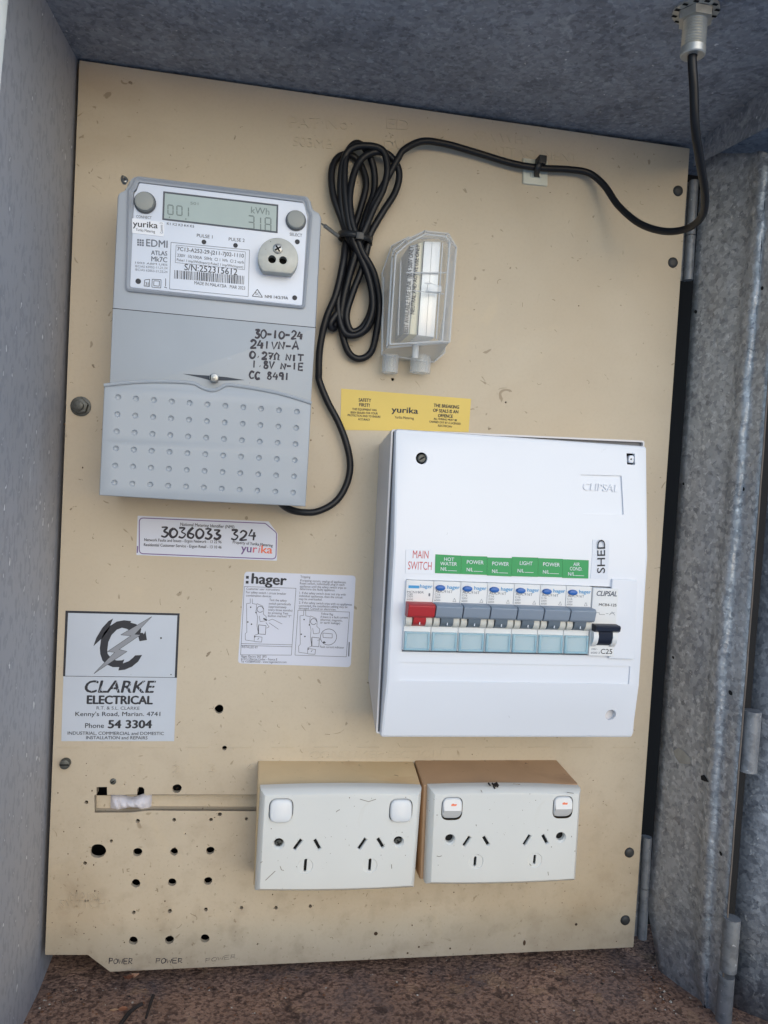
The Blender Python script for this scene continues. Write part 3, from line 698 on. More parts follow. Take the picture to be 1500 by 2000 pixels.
for s, a, b, hh in (('30-10-24', (950,178), (1235,190), 16), ('241VN-A', (924,240), (1212,250), 15), ('0.27W NIT', (922,298), (1238,318), 13), ('1.8V N-IE', (934,354), (1238,368), 12.5), ('CC 8491', (918,416), (1160,428), 13.5)):
    hand(mb, s, c2(a)[0], c2(b)[0], hh, h, 3.5)
mb.build('handwriting', marker_m, midp)

mb = MB(); hand(mb, 'POMER', c3((448,1508))[0], c3((612,1508))[0], 11, .0001, 1.5); hand(mb, 'POMER', c3((760,1505))[0], c3((945,1502))[0], 10, .0001, 1.5); hand(mb, 'POMER', c3((1090,1500))[0], c3((1300,1470))[0], 8, .0001, .7); mb.build('handwriting', marker_m, board)
# ================================================================ STICKERS ON THE BOARD
hs = .0003
# identifier sticker
c4 = crop(240, 980, 3.125)
nm = thing('identifier_sticker', at(405, 1050), 'white rounded sticker with handwritten number 3036033324 below the meter', 'sticker')
L = rnd(PL(c4((90,85),(890,120),(945,195),(940,360),(82,325)), hs), [.0004]*5); mb = MB(); mb.prism(L, .00002, hs, 0); nmp = mb.build('backing', sticker_m, nm)
purple_m = mk('purple_print', (110,84,136), .5); pink_m = mk('pink_print', (196,100,120), .5)
mb = MB(); q = rnd(PL(c4((100,98),(870,132),(938,190),(934,350),(100,316)), hs), [.003]*5); q = [(x, z) for x, z in q]
mb.tube([(x, -hs-.00003, z) for x, z in q+[q[0]]], .0004, 6, 0, False, .12); mb.build('border_line', purple_m, nmp)
mb = MB(); h = hs+.0001; T = lambda s, a, b, cap, mi=0, bold=0.0: mb.text(s, c4(a)[0], c4(b)[0], cap, h, mi, bold)
T('National Metering Identifier (NMI)', (350,146), (680,163), 6, 0, .015); T('Network Faults and Issues - Ergon Network - 13 22 96', (130,240), (602,254), 5.5, 0, .015)
T('Residential Customer Service - Ergon Retail - 13 10 46', (128,270), (602,286), 5.5, 0, .015); T('Property of Yurika Metering', (670,254), (914,275), 5.5, 0, .015)
hx = [(0, 'yur'), (1, 'i'), (2, 'ka')]
T('yu', (720,304), (784,309), 15, 1, .02); T('r', (792,309), (818,311), 15, 2, .02); T('i', (826,311), (832,312), 15, 2, .02); T('ka', (842,312), (912,316), 15, 3, .02)
mb.line(c4((90,270),(88,312)), 2.5, h, 1)
mb.build('print', [ink_m, purple_m, pink_m, mk('orange_print', (222,112,84), .5)], nmp)
random.seed(9); mb = MB(); hand(mb, '3036033 324', c4((228,214))[0], c4((815,238))[0], 20, hs+.0002, 3.8); mb.build('handwriting', marker_m, nmp)
# instruction sticker
ch = crop(460, 1110, 6.25)
hg = thing('instruction_sticker', at(580, 1210), 'white instruction sticker with two line drawings and bold lower case heading', 'sticker')
L = rnd(PL(ch((110,40),(1468,90),(1405,1208),(28,1160)), hs), .0028); mb = MB(); mb.prism(L, .00002, hs, 0); hgp = mb.build('backing', sticker_m, hg)
mb = MB(); h = hs+.0001; T = lambda s, a, b, cap, mi=0, bold=0.0: mb.text(s, ch(a)[0], ch(b)[0], cap, h, mi, bold)
T('hager', (190,182), (622,206), 20, 0, .035)
for cc in ((145,110),(142,170)): c = P(*ch(cc)[0], h); s_ = 2.7*PX(h); mb.fill([rect(c[0]-s_, c[1]-s_, c[0]+s_, c[1]+s_)], h)
for s, a, b in (('Customer user instructions', (132,262), (538,274)), ('For safety switch / circuit breaker', (128,304), (618,324)), ('combination devices', (128,344), (436,354)), ('Test the safety', (412,398), (624,408)), ('switch periodically', (406,442), (676,452)), ('(approximately', (404,480), (622,488)), ('every three months)', (400,518), (694,528)), ('by pressing Test', (398,556), (642,564)), ('button marked "T"', (396,592), (680,602)),
    ('Tripping', (792,116), (912,120)), ('If tripping occurs, unplug all appliances.', (790,160), (1352,184)), ('Reset switch, individually plug in each', (786,196), (1330,214)), ('appliance until the safety switch trips to', (784,232), (1352,252)), ('determine the faulty appliance.', (784,264), (1216,280)),
    ('1. If the safety switch does not trip with', (780,312), (1344,334)), ('individual appliances, then the circuit', (776,348), (1306,368)), ('may be overloaded.', (774,386), (1056,394)), ('2. If the safety switch trips with no appliances', (774,430), (1420,456)), ('connected, the installation cabling may be', (772,468), (1366,486)), ('damaged. Consult an electrician.', (770,500), (1228,516)),
    ('Yellow flag', (1040,566), (1190,574)), ('if there is a fault current', (1038,606), (1372,614)), ('(thermal, magnetic,', (1036,640), (1306,650)), ('or earth leakage)', (1034,674), (1276,684)), ('Fault current indicator', (1032,970), (1324,980)), ('INSTALLED BY', (78,972), (272,978)),
    ('Hager Electro SAS  BP3', (68,1086), (376,1092)), ('67215 Obernai Cedex - France E', (66,1118), (508,1126)), ('Tel +33388495050 - www.hagerelectro.com', (64,1150), (622,1158))): T(s, a, b, 4.4, 0, .0)
def pl(pts, w=.8, close=False):
    q = ch(*pts); 
    if close: q = q+[q[0]]
    for i in range(len(q)-1): mb.line([q[i], q[i+1]], w, h)
pl([(108,222),(738,244),(682,1060),(62,1056)], .8, True); pl([(72,918),(692,934)]); pl([(70,940),(690,958)]); pl([(762,512),(1392,534),(1352,1080),(726,1060)], .8, True)
for dx, dy in ((0,0),(652,150)):
    g = lambda *p: [(x+dx, y+dy) for x, y in p]
    pl(g((135,430),(180,425),(180,370)), .8); pl(g((205,370),(205,430),(260,440),(250,520),(270,600),(262,700),(280,800),(230,820),(228,890),(120,875),(118,800),(138,780),(135,430)), .8)
    pl(g((260,430),(330,460),(345,500),(340,560),(375,590),(370,640),(300,650),(290,580)), .8); pl(g((280,690),(372,700),(365,808),(275,800)), 1, True); pl(g((280,700),(280,800)), 1.6); pl(g((240,830),(325,840),(318,900),(230,895)), .9); pl(g((270,870),(285,850)), 1.2)
    for cc in ((185,475),(150,655),(195,682),(250,540),(235,835)): u, v = ch((cc[0]+dx, cc[1]+dy))[0]; mb.fill([circ(P(u, v, h), 1.5*PX(h), 8)], h+.00002)
    mb.tube([(x, -h, z) for x, z in circ(P(*ch((300+dx, 500+dy))[0], h), 6*PX(h), 12)], .0002, 5, 0, False, .15)
pl([(340,612),(385,635)], 3); pl([(400,640),(450,620),(570,680)], .8); pl([(410,665),(460,700),(525,745)], .8); pl([(370,660),(410,715),(380,730)], .8)
cc = circ(P(*ch((1135,838))[0], h), 16*PX(h), 26); mb.tube([(x, -h, z) for x, z in cc+[cc[0]]], .0002, 6, 0, False, .15)
pl([(1065,790),(1180,800),(1180,850),(1070,845)], .9, True); pl([(1085,890),(1070,910),(1100,905)], 2.2); pl([(1000,880),(1035,870)]); pl([(1388,900),(1382,1075)], 2)
mb.build('print', [ink_m], hgp, merge=False)
# electrician sticker
c5 = crop(100, 1170, 5)
ck = thing('electrician_sticker', at(235, 1320), 'large silver grey electrician sticker with lightning bolt letter C and black border', 'sticker')
L = PL(c5((140,113),(1255,140),(1200,1388),(98,1388)), hs); mb = MB(); mb.prism(L, .00002, hs, 0); ckp = mb.build('backing', clarke_m, ck)
mb = MB(); h = hs+.0001
fr = PL(c5((140,113),(1255,140),(1228,768),(1206,766),(1232,160),(165,135),(136,752),(115,750)), h); mb.fill([ccw(fr)], h); mb.line(c5((116,752),(1228,767)), 1, h)
T = lambda s, a, b, cap, mi=0, bold=0.0, sh=0.0: mb.text(s, c5(a)[0], c5(b)[0], cap, h, mi, bold, shear=sh)
T('CLARKE', (325,912), (1020,914), 23, 0, .022, .18)
T('ELECTRICAL', (345,1022), (992,1026), 16, 0, .045); T('R.T. & S.L. CLARKE', (442,1078), (862,1082), 6, 0); T("Kenny's Road, Marian. 4741", (235,1142), (1065,1142), 8, 0, .008); T('Phone', (330,1258), (515,1258), 9, 0, .008); T('54 3304', (552,1260), (984,1260), 15.5, 0, .04)
T('INDUSTRIAL, COMMERCIAL and DOMESTIC', (160,1324), (1100,1328), 6, 0, .006); T('INSTALLATION and REPAIRS', (340,1368), (940,1370), 6, 0, .006)
# letter C
def arc(cx, cy, rx, ry, a0, a1, n=26): return [(cx+rx*math.cos(math.radians(a0+(a1-a0)*k/n)), cy-ry*math.sin(math.radians(a0+(a1-a0)*k/n))) for k in range(n+1)]
o_ = arc(695,450,222,243,68,352-22, 34); i_ = arc(705,455,150,172,330,72, 34)
o_ = [(780,215),(775,230),(830,245),(880,290),(872,330),(895,330),(905,345),(920,310),(935,400),(862,412),(850,362),(800,330),(740,292),(690,280),(640,300),(590,350),(558,420),(548,500),(552,535),(590,585),(640,600),(690,598),(715,588),(700,628),(760,605),(800,572),(820,550),(888,546),(850,610),(790,660),(720,690),(655,698),(665,665),(600,665),(545,640),(500,600),(480,540),(475,480),(485,400),(515,330),(570,265),(640,220),(710,207)]
mb.fill([ccw(PL(c5(*o_), h))], h)
mb.fill([ccw(PL(c5((605,190),(560,300),(500,380),(412,460),(440,380),(500,280),(560,215)), h))], h)
# lightning bolt in grey with dark outline
bo = [(982,172),(815,345),(872,350),(662,492),(740,512),(600,605),(418,728),(560,580),(622,520),(552,512),(780,358),(680,350)]
mb.fill([ccw(PL(c5(*bo), h+.00012))], h+.00012, 1)
q = c5(*bo); q = q+[q[0]]
for i in range(len(q)-1): mb.line([q[i], q[i+1]], 1.1, h+.0001)
for u, v, r in ((1072,381,9),(1170,738,6)): mb.fill([circ(P(*c5((u, v))[0], h), r/5*PX(h), 10)], h)
mb.build('print', [ink_m, bolt_grey], ckp, merge=False)
# streaks cutting the heading
mb = MB()
for x in (392, 470, 500, 590, 640, 735, 770, 850, 880, 960):
    mb.line(c5((x, 905), (x+52, 800)), .9, h+.00014)
mb.build('heading_streaks', clarke_m, ckp)
# yellow sticker
cy = crop(650, 740, 5.172)
ys = thing('safety_sticker', at(790, 800), 'yellow safety sticker tucked above the white breaker box', 'sticker')
L = PL(cy((85,98),(1397,202),(1372,535),(78,515)), hs); mb = MB(); mb.prism(L, .00002, hs, 0); ysp = mb.build('backing', yellow_m, ys)
mb = MB(); T = lambda s, a, b, cap, mi=0, bold=0.0: mb.text(s, cy(a)[0], cy(b)[0], cap, h, mi, bold)
for s, a, b, k, bo_ in (('SAFETY', (260,228), (388,234), 6.5, .03), ('FIRST!', (266,276), (372,284), 6.5, .03), ('THIS EQUIPMENT HAS', (196,314), (442,326), 4, .02), ('BEEN SEALED FOR YOUR', (180,348), (454,360), 4, .02), ('PROTECTION AND TO ENSURE', (150,376), (482,394), 4, .02), ('ACCURACY', (254,416), (376,424), 4, .02),
    ('yurika', (592,336), (862,352), 11.5, .025), ('Yurika Metering', (622,398), (818,410), 5, .01), ('THE BREAKING', (1018,282), (1276,302), 6.5, .035), ('OF SEALS IS AN', (1012,332), (1268,350), 6.5, .035), ('OFFENCE', (1062,386), (1212,394), 6.5, .035), ('ALL WIRING MUST BE', (1018,412), (1254,428), 4, .02), ('CARRIED OUT BY A LICENSED', (974,440), (1292,464), 4, .02), ('ELECTRICIAN', (1062,480), (1202,492), 4, .02)): T(s, a, b, k, 0, bo_)
mb.build('print', [ink_m], ysp)

# ================================================================ CABLE
c6 = crop(620, 240, 3)
co = [(470,212,12),(400,340,12),(325,480,13),(285,620,14),(255,690,14),(200,850,12),(150,1050,10),(140,1200,8),(180,1340,6),(245,1382,5),(315,1340,6),(350,1200,8),(362,1050,10),(330,880,14),(265,760,16),(240,690,17),(200,560,16),(192,400,14),(240,235,12),(330,172,11),(420,190,10),(478,285,10),(458,400,10),(385,520,11),(315,640,11),(300,700,11),(262,850,10),(205,1000,9),(170,1130,9),(200,1222,9),(270,1190,9),(318,1080,10),(312,950,12),(262,810,14),(215,700,16),(178,550,15),(158,350,13),(170,190,11),(228,120,9),(290,165,7),(330,270,6),(332,400,6),(292,520,7),(262,620,8),(250,700,8),(205,850,6),(150,1020,5),(140,1150,5),(175,1215,5),(240,1238,5),(308,1180,5),(345,1060,6),(312,900,8),(250,780,10),(190,690,12),(140,560,11),(92,420,9),(84,280,7),(125,200,5),(200,190,4),(258,255,4),(285,360,5),(252,500,6),(215,610,7),(172,700,8),(150,860,9),(120,1060,9),(150,1215,10),(215,1245,11),(285,1200,12),(325,1080,13),(305,920,14),(250,780,14),(195,680,13),(150,540,12),(135,380,11),(150,230,11),(200,150,12),(300,135,13),(385,165,13),(410,270,13),(385,390,13),(330,500,14),(280,620,15),(240,720,14),(185,900,11),(150,1060,9),(78,1170,9),(90,1205,7),(112,1160,5),(150,950,4),(180,760,5),(165,700,8),(150,820,12),(110,1000,12),(50,1150,11),(14,1320,9),(8,1460,7)]
path = [(1352,100,.152),(1352,122,.152),(1355,170,.150),(1358,250,.143),(1368,320,.128),(1377,380,.108),(1372,420,.088),(1345,445,.068),(1300,452,.052),(1250,437,.035),(1208,402,.02),(1180,362,.012),(1150,338,.007),(1110,331,.006),(1054,328,.007),(1000,319,.006),(930,298,.006),(870,281,.008),(825,276,.010),(790,292,.012)]
for x, y, z in co: u, v = c6((x, y))[0]; path.append((u, v, z/1000))
path += [(624,745,.006),(640,785,.006),(661,825,.007),(677,868,.008),(684,910,.008),(676,948,.009),(655,980,.011),(620,999,.014),(585,1000,.018),(560,992,.024),(545,978,.03),(540,962,.03)]
cb = thing('coiled_cable', at(695, 470), 'black antenna cable coiled into a figure of loops beside the meter', 'cable')
mb = MB(); mb.tube(cpath(path, 7), .0025, 12); sheath = mb.build('sheath', cable_m, cb, sharp=80)
# cable ties
tie = thing('cable_tie', at(695, 465), 'black cable tie cinched round the waist of the cable coil', 'cable tie')
mb = MB(); vs = []
cc = P(694, 466, .010); n_ = 30
for k in range(n_):
    a = 2*math.pi*k/n_; x = cc[0]+.0125*math.cos(a); y = -.0095+.0105*math.sin(a)
    for dz in (-.0022, .0022): vs.append((x, y, cc[1]+dz-.10*(x-cc[0])))
mb.add(vs, [[2*k, 2*((k+1) % n_), 2*((k+1) % n_)+1, 2*k+1] for k in range(n_)]); band = mb.build('strap', black_m, tie, sharp=80)
s_ = band.modifiers.new('t', 'SOLIDIFY'); s_.thickness = .0011
mb = MB(); q = P(703, 461, .021); mb.prism(rnd(rect(q[0]-.0028, q[1]-.0026, q[0]+.0028, q[1]+.0026), .0006), .019, .0225, .0005); mb.build('tie_head', black_m, tie)
tm = thing('tie_mount', at(1047, 335), 'square white adhesive mount holding the cable near the top of the board', 'cable mount')
mb = MB(); L = rnd(PL([(1022,308),(1070,314),(1070,363),(1022,358)], .002), .0008); mb.prism(L, 0, .0022, .0007); c = P(1046, 337, .002)
mb.prism(rnd(rect(c[0]-.004, c[1]-.004, c[0]+.004, c[1]+.004), .0006), .002, .0032, .0004); mb.build('base', mount_m, tm)
t2 = thing('cable_tie', at(1054, 330), 'short black cable tie strapping the cable to the white adhesive mount', 'cable tie')
mb = MB(); pts = cpath([(1050,347,.0015),(1048,340,.006),(1051,328,.0105),(1055,316,.0105),(1058,309,.006)], 5); 
vs = []; 
for p in pts: vs += [p+Vector((-.0021,0,0)), p+Vector((.0021,0,0))]
mb.add(vs, [[2*i, 2*i+1, 2*i+3, 2*i+2] for i in range(len(pts)-1)]); b2 = mb.build('strap', black_m, t2, sharp=80); s_ = b2.modifiers.new('t', 'SOLIDIFY'); s_.thickness = .0012; s_.offset = 0
mb = MB(); q = P(1057, 314, .008); mb.prism(rnd(rect(q[0]-.0028, q[1]-.003, q[0]+.0032, q[1]+.003), .0006), .003, .0115, .0005); mb.build('tie_head', black_m, t2)
# threaded connector hanging from the roof
hx_ = .152; gx, gz = P(1352, 122, hx_)
cn = thing('threaded_connector', (gx, -hx_, CZ), 'plated threaded connector with nut and star washer on the roof, cable below', 'connector')
def ringz(mb, r0, r1, z0, z1, n=24, mi=0, hexa=False):
    n = 6 if hexa else n; vs = []
    for r, z in ((r0, z0), (r1, z1)):
        for k in range(n): a = 2*math.pi*k/n; vs.append((gx+r*math.cos(a), -hx_+r*math.sin(a), z))
    mb.add(vs, [[k, (k+1) % n, n+(k+1) % n, n+k] for k in range(n)], mi)
top_z = CZ; bot_z = gz+.004; L_ = top_z-bot_z
mb = MB(); ringz(mb, .0126, .0126, top_z-.0016, top_z); ringz(mb, .0126, .0090, top_z-.0016, top_z-.0018)
for k in range(12):
    a = 2*math.pi*k/12; x, y = gx+.0112*math.cos(a), -hx_+.0112*math.sin(a); r = .0015
    mb.add([(x-r, y-r*.6, top_z-.0019), (x+r, y-r*.6, top_z-.0019), (x+r, y+r*.6, top_z-.0019), (x-r, y+r*.6, top_z-.0019)], [[0,1,2,3]], 1)
mb.build('star_washer', [brass_m, slot_m], cn)
mb = MB(); ringz(mb, .0098, .0098, top_z-.0065, top_z-.0019, hexa=True); ringz(mb, .0098, .006, top_z-.0065, top_z-.0066, hexa=True); mb.build('nut', brass_m, cn)
mb = MB(); z = top_z-.0066
while z > bot_z+.004: ringz(mb, .0067, .0057, z, z-.0008); ringz(mb, .0057, .0067, z-.0008, z-.0016); z -= .0016
ringz(mb, .0068, .0068, z, bot_z); ringz(mb, .0068, .0062, bot_z, bot_z-.0006); ringz(mb, .0062, .0026, bot_z-.0006, bot_z-.0004); mb.build('threaded_barrel', brass_m, cn)

# ================================================================ CLEAR FUSE COVER
c7 = crop(740, 430, 6.25)
fc = thing('fuse_holder', at(820, 600), 'clear plastic fuse holder with silver insert right of the cable coil', 'fuse holder')
h1, h2 = .032, .044
back = PL(c7((130,350),(190,335),(560,300),(860,330),(800,1500),(640,1760),(20,1680),(15,680)), .001)
back = PL(c7((20,680),(135,350),(330,250),(760,260),(830,340),(770,1640),(640,1750),(15,1660)), .002)
frontw = PL(c7((165,440),(180,370),(330,245),(560,135),(845,165),(945,330),(862,1490),(100,1555)), h1)
face = PL(c7((205,440),(215,410),(345,290),(565,172),(815,200),(868,265),(772,1480),(135,1515)), h2)
mb = MB(); base_l = inset(frontw, -.001)
mb.loft([(ccw(back), .0), (ccw(back), .010)]); mb.loft([(ccw(back), .010), (ccw(frontw), h1)]); mb.loft([(ccw(frontw), h1), (ccw(face), h2)]); mb.fill([ccw(face)], h2); shell = mb.build('clear_cover', clear_m, fc, sharp=20)
mb = MB()      # thick moulded edges of the clear shell
def edge3(pts, r): mb.tube([(x, -h, z) for (x, z), h in pts], r, 8)
for L, h, r in ((frontw, h1, .0007), (face, h2, .0006), (back, .010, .0006)):
    for i in range(len(L)): edge3([(L[i-1], h), (L[i], h)], r)
for a, b in zip(frontw, face): edge3([(a, h1), (b, h2)], .0005)
for u0, v0, u1, v1, h in ((270,500,235,1400,.030),(150,620,120,1500,.026),(330,640,830,640,.040),(640,770,560,770,.046),(60,700,40,1600,.014),(780,280,700,1450,.044),(420,860,790,900,.043)):
    a = P(*c7((u0, v0))[0], h); b = P(*c7((u1, v1))[0], h); edge3([(a, h), (b, h)], .0005)
mb.prism(rnd(PL(c7((600,760),(770,800),(765,880),(590,870)), .046), .0005), h2, .046, .0004)
mb.build('moulded_rib', clearr_m, fc)
mb = MB()      # silver insert
L = PL(c7((552,255),(760,262),(678,1430),(470,1405)), .038); mb.prism(L, .004, .038, .0008); ins = mb.build('insert', foil_m, fc)
mb = MB(); L = PL(c7((480,280),(550,255),(468,1400),(372,1392)), .036); mb.prism(L, .004, .036, .001); mb.build('insert_side', cream_m, fc)
mb = MB(); L = PL(c7((375,310),(478,282),(370,1395),(295,1385)), .035); mb.prism(L, .004, .035, .001); mb.build('insert_side', mk('insert_grey', (168,172,176), .35, .3), fc)
mb = MB(); mb.line(c7((553,255),(472,1400)), 1.8, .0382); mb.line(c7((650,265),(575,1415)), .8, .0382, 1); mb.line(c7((400,640),(720,650)), 1.4, .0383, 1)
mb.text('BEST AVAILABLE FUSE LINK 100A 500V ONLY', c7((352,1380))[0], c7((425,320))[0], 9, .0352, 0, .03); mb.text('NEUTRAL AND ACTIVE USE ONLY', c7((430,1150))[0], c7((500,300))[0], 8, .0362, 0, .03)
mb.build('insert_print', [ink_m, inkl_m], ins)
mb = MB(); mb.text('GTVO', c7((815,1400))[0], c7((842,1070))[0], 7, .0272, 0, .0); mb.text('80A', c7((860,500))[0], c7((878,340))[0], 4, .0272); mb.text('400V 1361', c7((905,500))[0], c7((925,350))[0], 4, .027); mb.build('cover_print', [ink_m], fc)
for u in (150, 520):       # the two cable entry collars
    a = P(*c7((u, 1640))[0], .012); b = P(*c7((u-12, 1860))[0], .012); mb = MB(); vs = []; n_ = 18
    for r in (.0066, .0052):
        for (x, z) in (a, b):
            for k in range(n_): q = 2*math.pi*k/n_; vs.append((x+r*math.cos(q)*(1.15 if u > 300 else .9), -.010+r*math.sin(q), z))
    mb.add(vs, [[k, (k+1) % n_, n_+(k+1) % n_, n_+k] for k in range(n_)]+[[2*n_+k, 2*n_+(k+1) % n_, 3*n_+(k+1) % n_, 3*n_+k] for k in range(n_)]+[[n_+k, n_+(k+1) % n_, 3*n_+(k+1) % n_, 3*n_+k] for k in range(n_)])
    mb.build('entry_collar', clearm_m, fc)
mb = MB(); a = P(*c7((450,1560))[0], .034); mb.tube([(a[0], -.034, a[1]+.003), (a[0], -.034, a[1]-.007)], .0022, 12); mb.build('seal_post', clearr_m, fc)

# ================================================================ BREAKER BOX
bx = thing('breaker_box', at(1000, 1140), 'white plastic breaker box with green circuit labels above its breakers', 'breaker box')
HR = .05
def hf(x, z):
    zt, z1, z2, zb = ZT, Z1, Z2, ZB
    if z >= z1: return .066+(z-z1)/(zt-z1)*(.057-.066)
    if z >= z2: return .066
    return .066+(z2-z)/(z2-zb)*(.056-.066)
ZT = P(1000, 853, .057)[1]; Z1 = P(1000, 1075, .066)[1]; Z2 = P(1000, 1335, .066)[1]; ZB = P(1000, 1441, .056)[1]
XL0, XL1, XL2, XL3 = P(772,846,.057)[0], P(768,1072,.066)[0], P(754,1336,.066)[0], P(743,1438,.056)[0]
XR0, XR1, XR2, XR3 = P(1264,867,.057)[0], P(1267,1075,.066)[0], P(1250,1334,.066)[0], P(1236,1440,.056)[0]
rim = rnd(PL([(763,839),(1255,861),(1233,1432),(733,1430)], HR), .002)
wall = PL([(742,872),(1180,895),(1160,1300),(721,1335)], 0)
wl = [P(741,866,.0), P(1212,880,.0), P(1190,1330,.0), P(719,1330,.0)]
wl2 = [P(741,860,.012), P(1212,880,.012), P(1190,1345,.012), P(718,1338,.012)]
mb = MB()
R0 = ccw([(rim_x) for rim_x in PL([(762,838),(1255,861),(1233,1432),(733,1430)], HR)])
def like(p, r): return rnd(ccw(p), r, 5)
A0 = like(wl, .002); A1 = like(PL([(763,839),(1255,861),(1233,1432),(733,1430)], HR), .002)
mb.loft([(A0, 0), (A1, HR-.001), (A1, HR+.003), (inset(A1, .0012), HR+.003), (inset(A1, .0012), HR)]); mb.fill([inset(A1, .001)], HR-.0004, 1)
mb.build('base', [whites_m, mk('lid_joint_shade', (128,130,136), .7)], bx)
out = [(XL0, ZT), (XL1, Z1), (XL2, Z2), (XL3, ZB), (XR3, ZB), (XR2, Z2), (XR1, Z1), (XR0, ZT)]
L = rnd(out, [.0025, 0, 0, .0025, .0025, 0, 0, .0025] if area(out) > 0 else [.0025, 0, 0, .0025, .0025, 0, 0, .0025], 5)
bev = .0018
Li = inset(L, bev)
mb = MB(); mb.loft([(L, HR+.0015), (L, lambda x, z: hf(x, z)-bev), (inset(L, bev*.3), lambda x, z: hf(x, z)-bev*.3), (Li, lambda x, z: hf(x, z))])
def section(zlo, zhi, holes=()):
    q = [p for p in Li if zlo-.00001 <= p[1] <= zhi+.00001]
    cx_ = sum(p[0] for p in q)/len(q); cz_ = sum(p[1] for p in q)/len(q)
    q.sort(key=lambda p: math.atan2((p[1]-cz_)/max(1e-6, (zhi-zlo)), (p[0]-cx_)/.2))
    mb.fill([q]+[list(h) for h in holes], hf)
    for h in holes: mb.loft([(h, hf), (h, lambda x, z: hf(x, z)-(.0012 if len(h) == 99 else .004))])
zz = sorted(set(round(p[1], 6) for p in Li))
zi1 = [p[1] for p in Li if abs(p[1]-Z1) < .0003]; zi2 = [p[1] for p in Li if abs(p[1]-Z2) < .0003]
e1 = sum(zi1)/len(zi1); e2 = sum(zi2)/len(zi2)
Li = [(x, e1 if abs(z-Z1) < .0003 else e2 if abs(z-Z2) < .0003 else z) for x, z in Li]
Z1, Z2 = e1, e2
badge = rnd(PL([(1135,927),(1216,929),(1216,1005),(1135,1003)], .061), .0007, 3)
sc1 = circ(P(824,895,.06), 12*PX(.06), 20); clip = rnd(PL([(1224,885),(1240,886),(1240,908),(1224,907)], .058), .0003, 2); sc2 = circ(P(1192,1396,.060), 12*PX(.06), 20)
win = PL([(791,1133),(1201,1147),(1205,1279),(786,1275)], .066)
wx0, wx1 = P(789,1200,.066)[0], P(1204,1210,.066)[0]; wz1 = P(1000,1139,.066)[1]; wz0 = P(1000,1277,.066)[1]
win = rect(wx0, wz0, wx1, wz1)
strip = rnd(PL([(782,1293),(1231,1300),(1229,1334),(781,1331)], .066), .0003, 2)
sx0, sx1 = P(782,1310,.066)[0], P(1230,1315,.066)[0]; sz1 = P(1000,1297,.066)[1]; sz0 = P(1000,1333,.066)[1]
strip = rect(sx0, sz0, sx1, sz1)
section(Z1, 9, [badge, sc1, clip]); section(Z2, Z1, [win, strip]); section(-9, Z2, [sc2])
cov = mb.build('cover', white_m, bx, sharp=32)
mb = MB(); mb.fill([strip], .0650); mb.build('recess_floor', white_m, cov)
mb = MB(); mb.fill([badge], lambda x, z: hf(x, z)-.0012); mb.build('recess_floor', white_m, cov)
mb = MB(); hh = .0612-.0002
tv, tf, w_, x0_, capu = glyphs('CLIPSAL', 0, .12); a = Vector(P(1140,957,hh)); b = Vector(P(1209,960,hh)); sx = (b-a).length/w_; sy = 15*PX(hh)/capu
def hb_(x, z): return hf(x, z)-.0012
vs = []
for x, y, l in tv: X = a.x+(x-x0_)*sx; Z = a.y+y*sy; vs.append((X, Z))
ed = {}
for f in tf:
    for i in range(len(f)): e = tuple(sorted((f[i-1], f[i]))); ed[e] = ed.get(e, 0)+1
mb.add([(X, -hb_(X, Z)-.0009, Z) for X, Z in vs]+[(X, -hb_(X, Z)+.0002, Z) for X, Z in vs], list(tf)+[[e[0], e[1], e[1]+len(vs), e[0]+len(vs)] for e, c in ed.items() if c == 1]); mb.build('badge_lettering', white_m, cov)
mb = MB(); mb.fill([inset(sc1, -.0003)], .0555, 1); screw_disc(mb, P(825,895,.058), 9*PX(.06), .0556, .0012); mb.build('cover_screw', [steeld_m, slot_m], bx)
mb = MB(); mb.fill([inset(sc2, -.0003)], .0563, 0); mb.build('screw_recess', whites_m, cov)
mb = MB(); mb.fill([inset(clip, -.0002)], .0545, 1); c = P(1232,897,.056); mb.prism(rnd(rect(c[0]-.0021, c[1]-.0027, c[0]+.002, c[1]+.0027), .0018), .0545, .0572, .0005); mb.prism(circ((c[0]-.0004, c[1]), .0006, 8), .0572, .0574, mi=1); mb.build('cover_clip', [white_m, slot_m], bx)
mb = MB(); mb.fill([inset(win, -.0005)], .061); mb.build('breaker_opening', slot_m, cov)
# blanking plate at the right
q = PL([(1196,1131),(1245,1133),(1238,1288),(1189,1286)], .068); mb = MB(); mb.prism(rnd(q, .0006, 3), .0658, .0682, .0005); mb.build('blanking_plate', white_m, bx)
# labels
c8 = crop(760, 1040, 3); HL = .0664
def lab(px, mat, name='circuit_label', label=None, k=0):
    h_ = HL+k*.00012; mb = MB(); mb.prism(ccw(PL(c8(*px), h_)), .0661, h_, 0); o = mb.build(name, mat, bx)
    if label: o['label'] = label
    return o, h_+.0001
o, h = lab([(98,100),(262,98),(260,242),(96,238)], lw_m, 'circuit_label', 'white label with red print reading MAIN SWITCH'); mb = MB()
mb.text('MAIN', c8((138,150))[0], c8((230,153))[0], 15.5, h, 0, .0); mb.text('SWITCH', c8((110,216))[0], c8((248,220))[0], 16, h, 0, .0); mb.build('label_print', redink_m, o)
X = [272,424,576,721,875,1018,1171]; YT = [128,137,142,143,150,157,163]; YB = [238,243,258,258,262,270,270]
names = [('HOT', 'WATER'), ('POWER',), ('POWER',), ('LIGHT',), ('POWER',), ('AIR', 'COND.')]
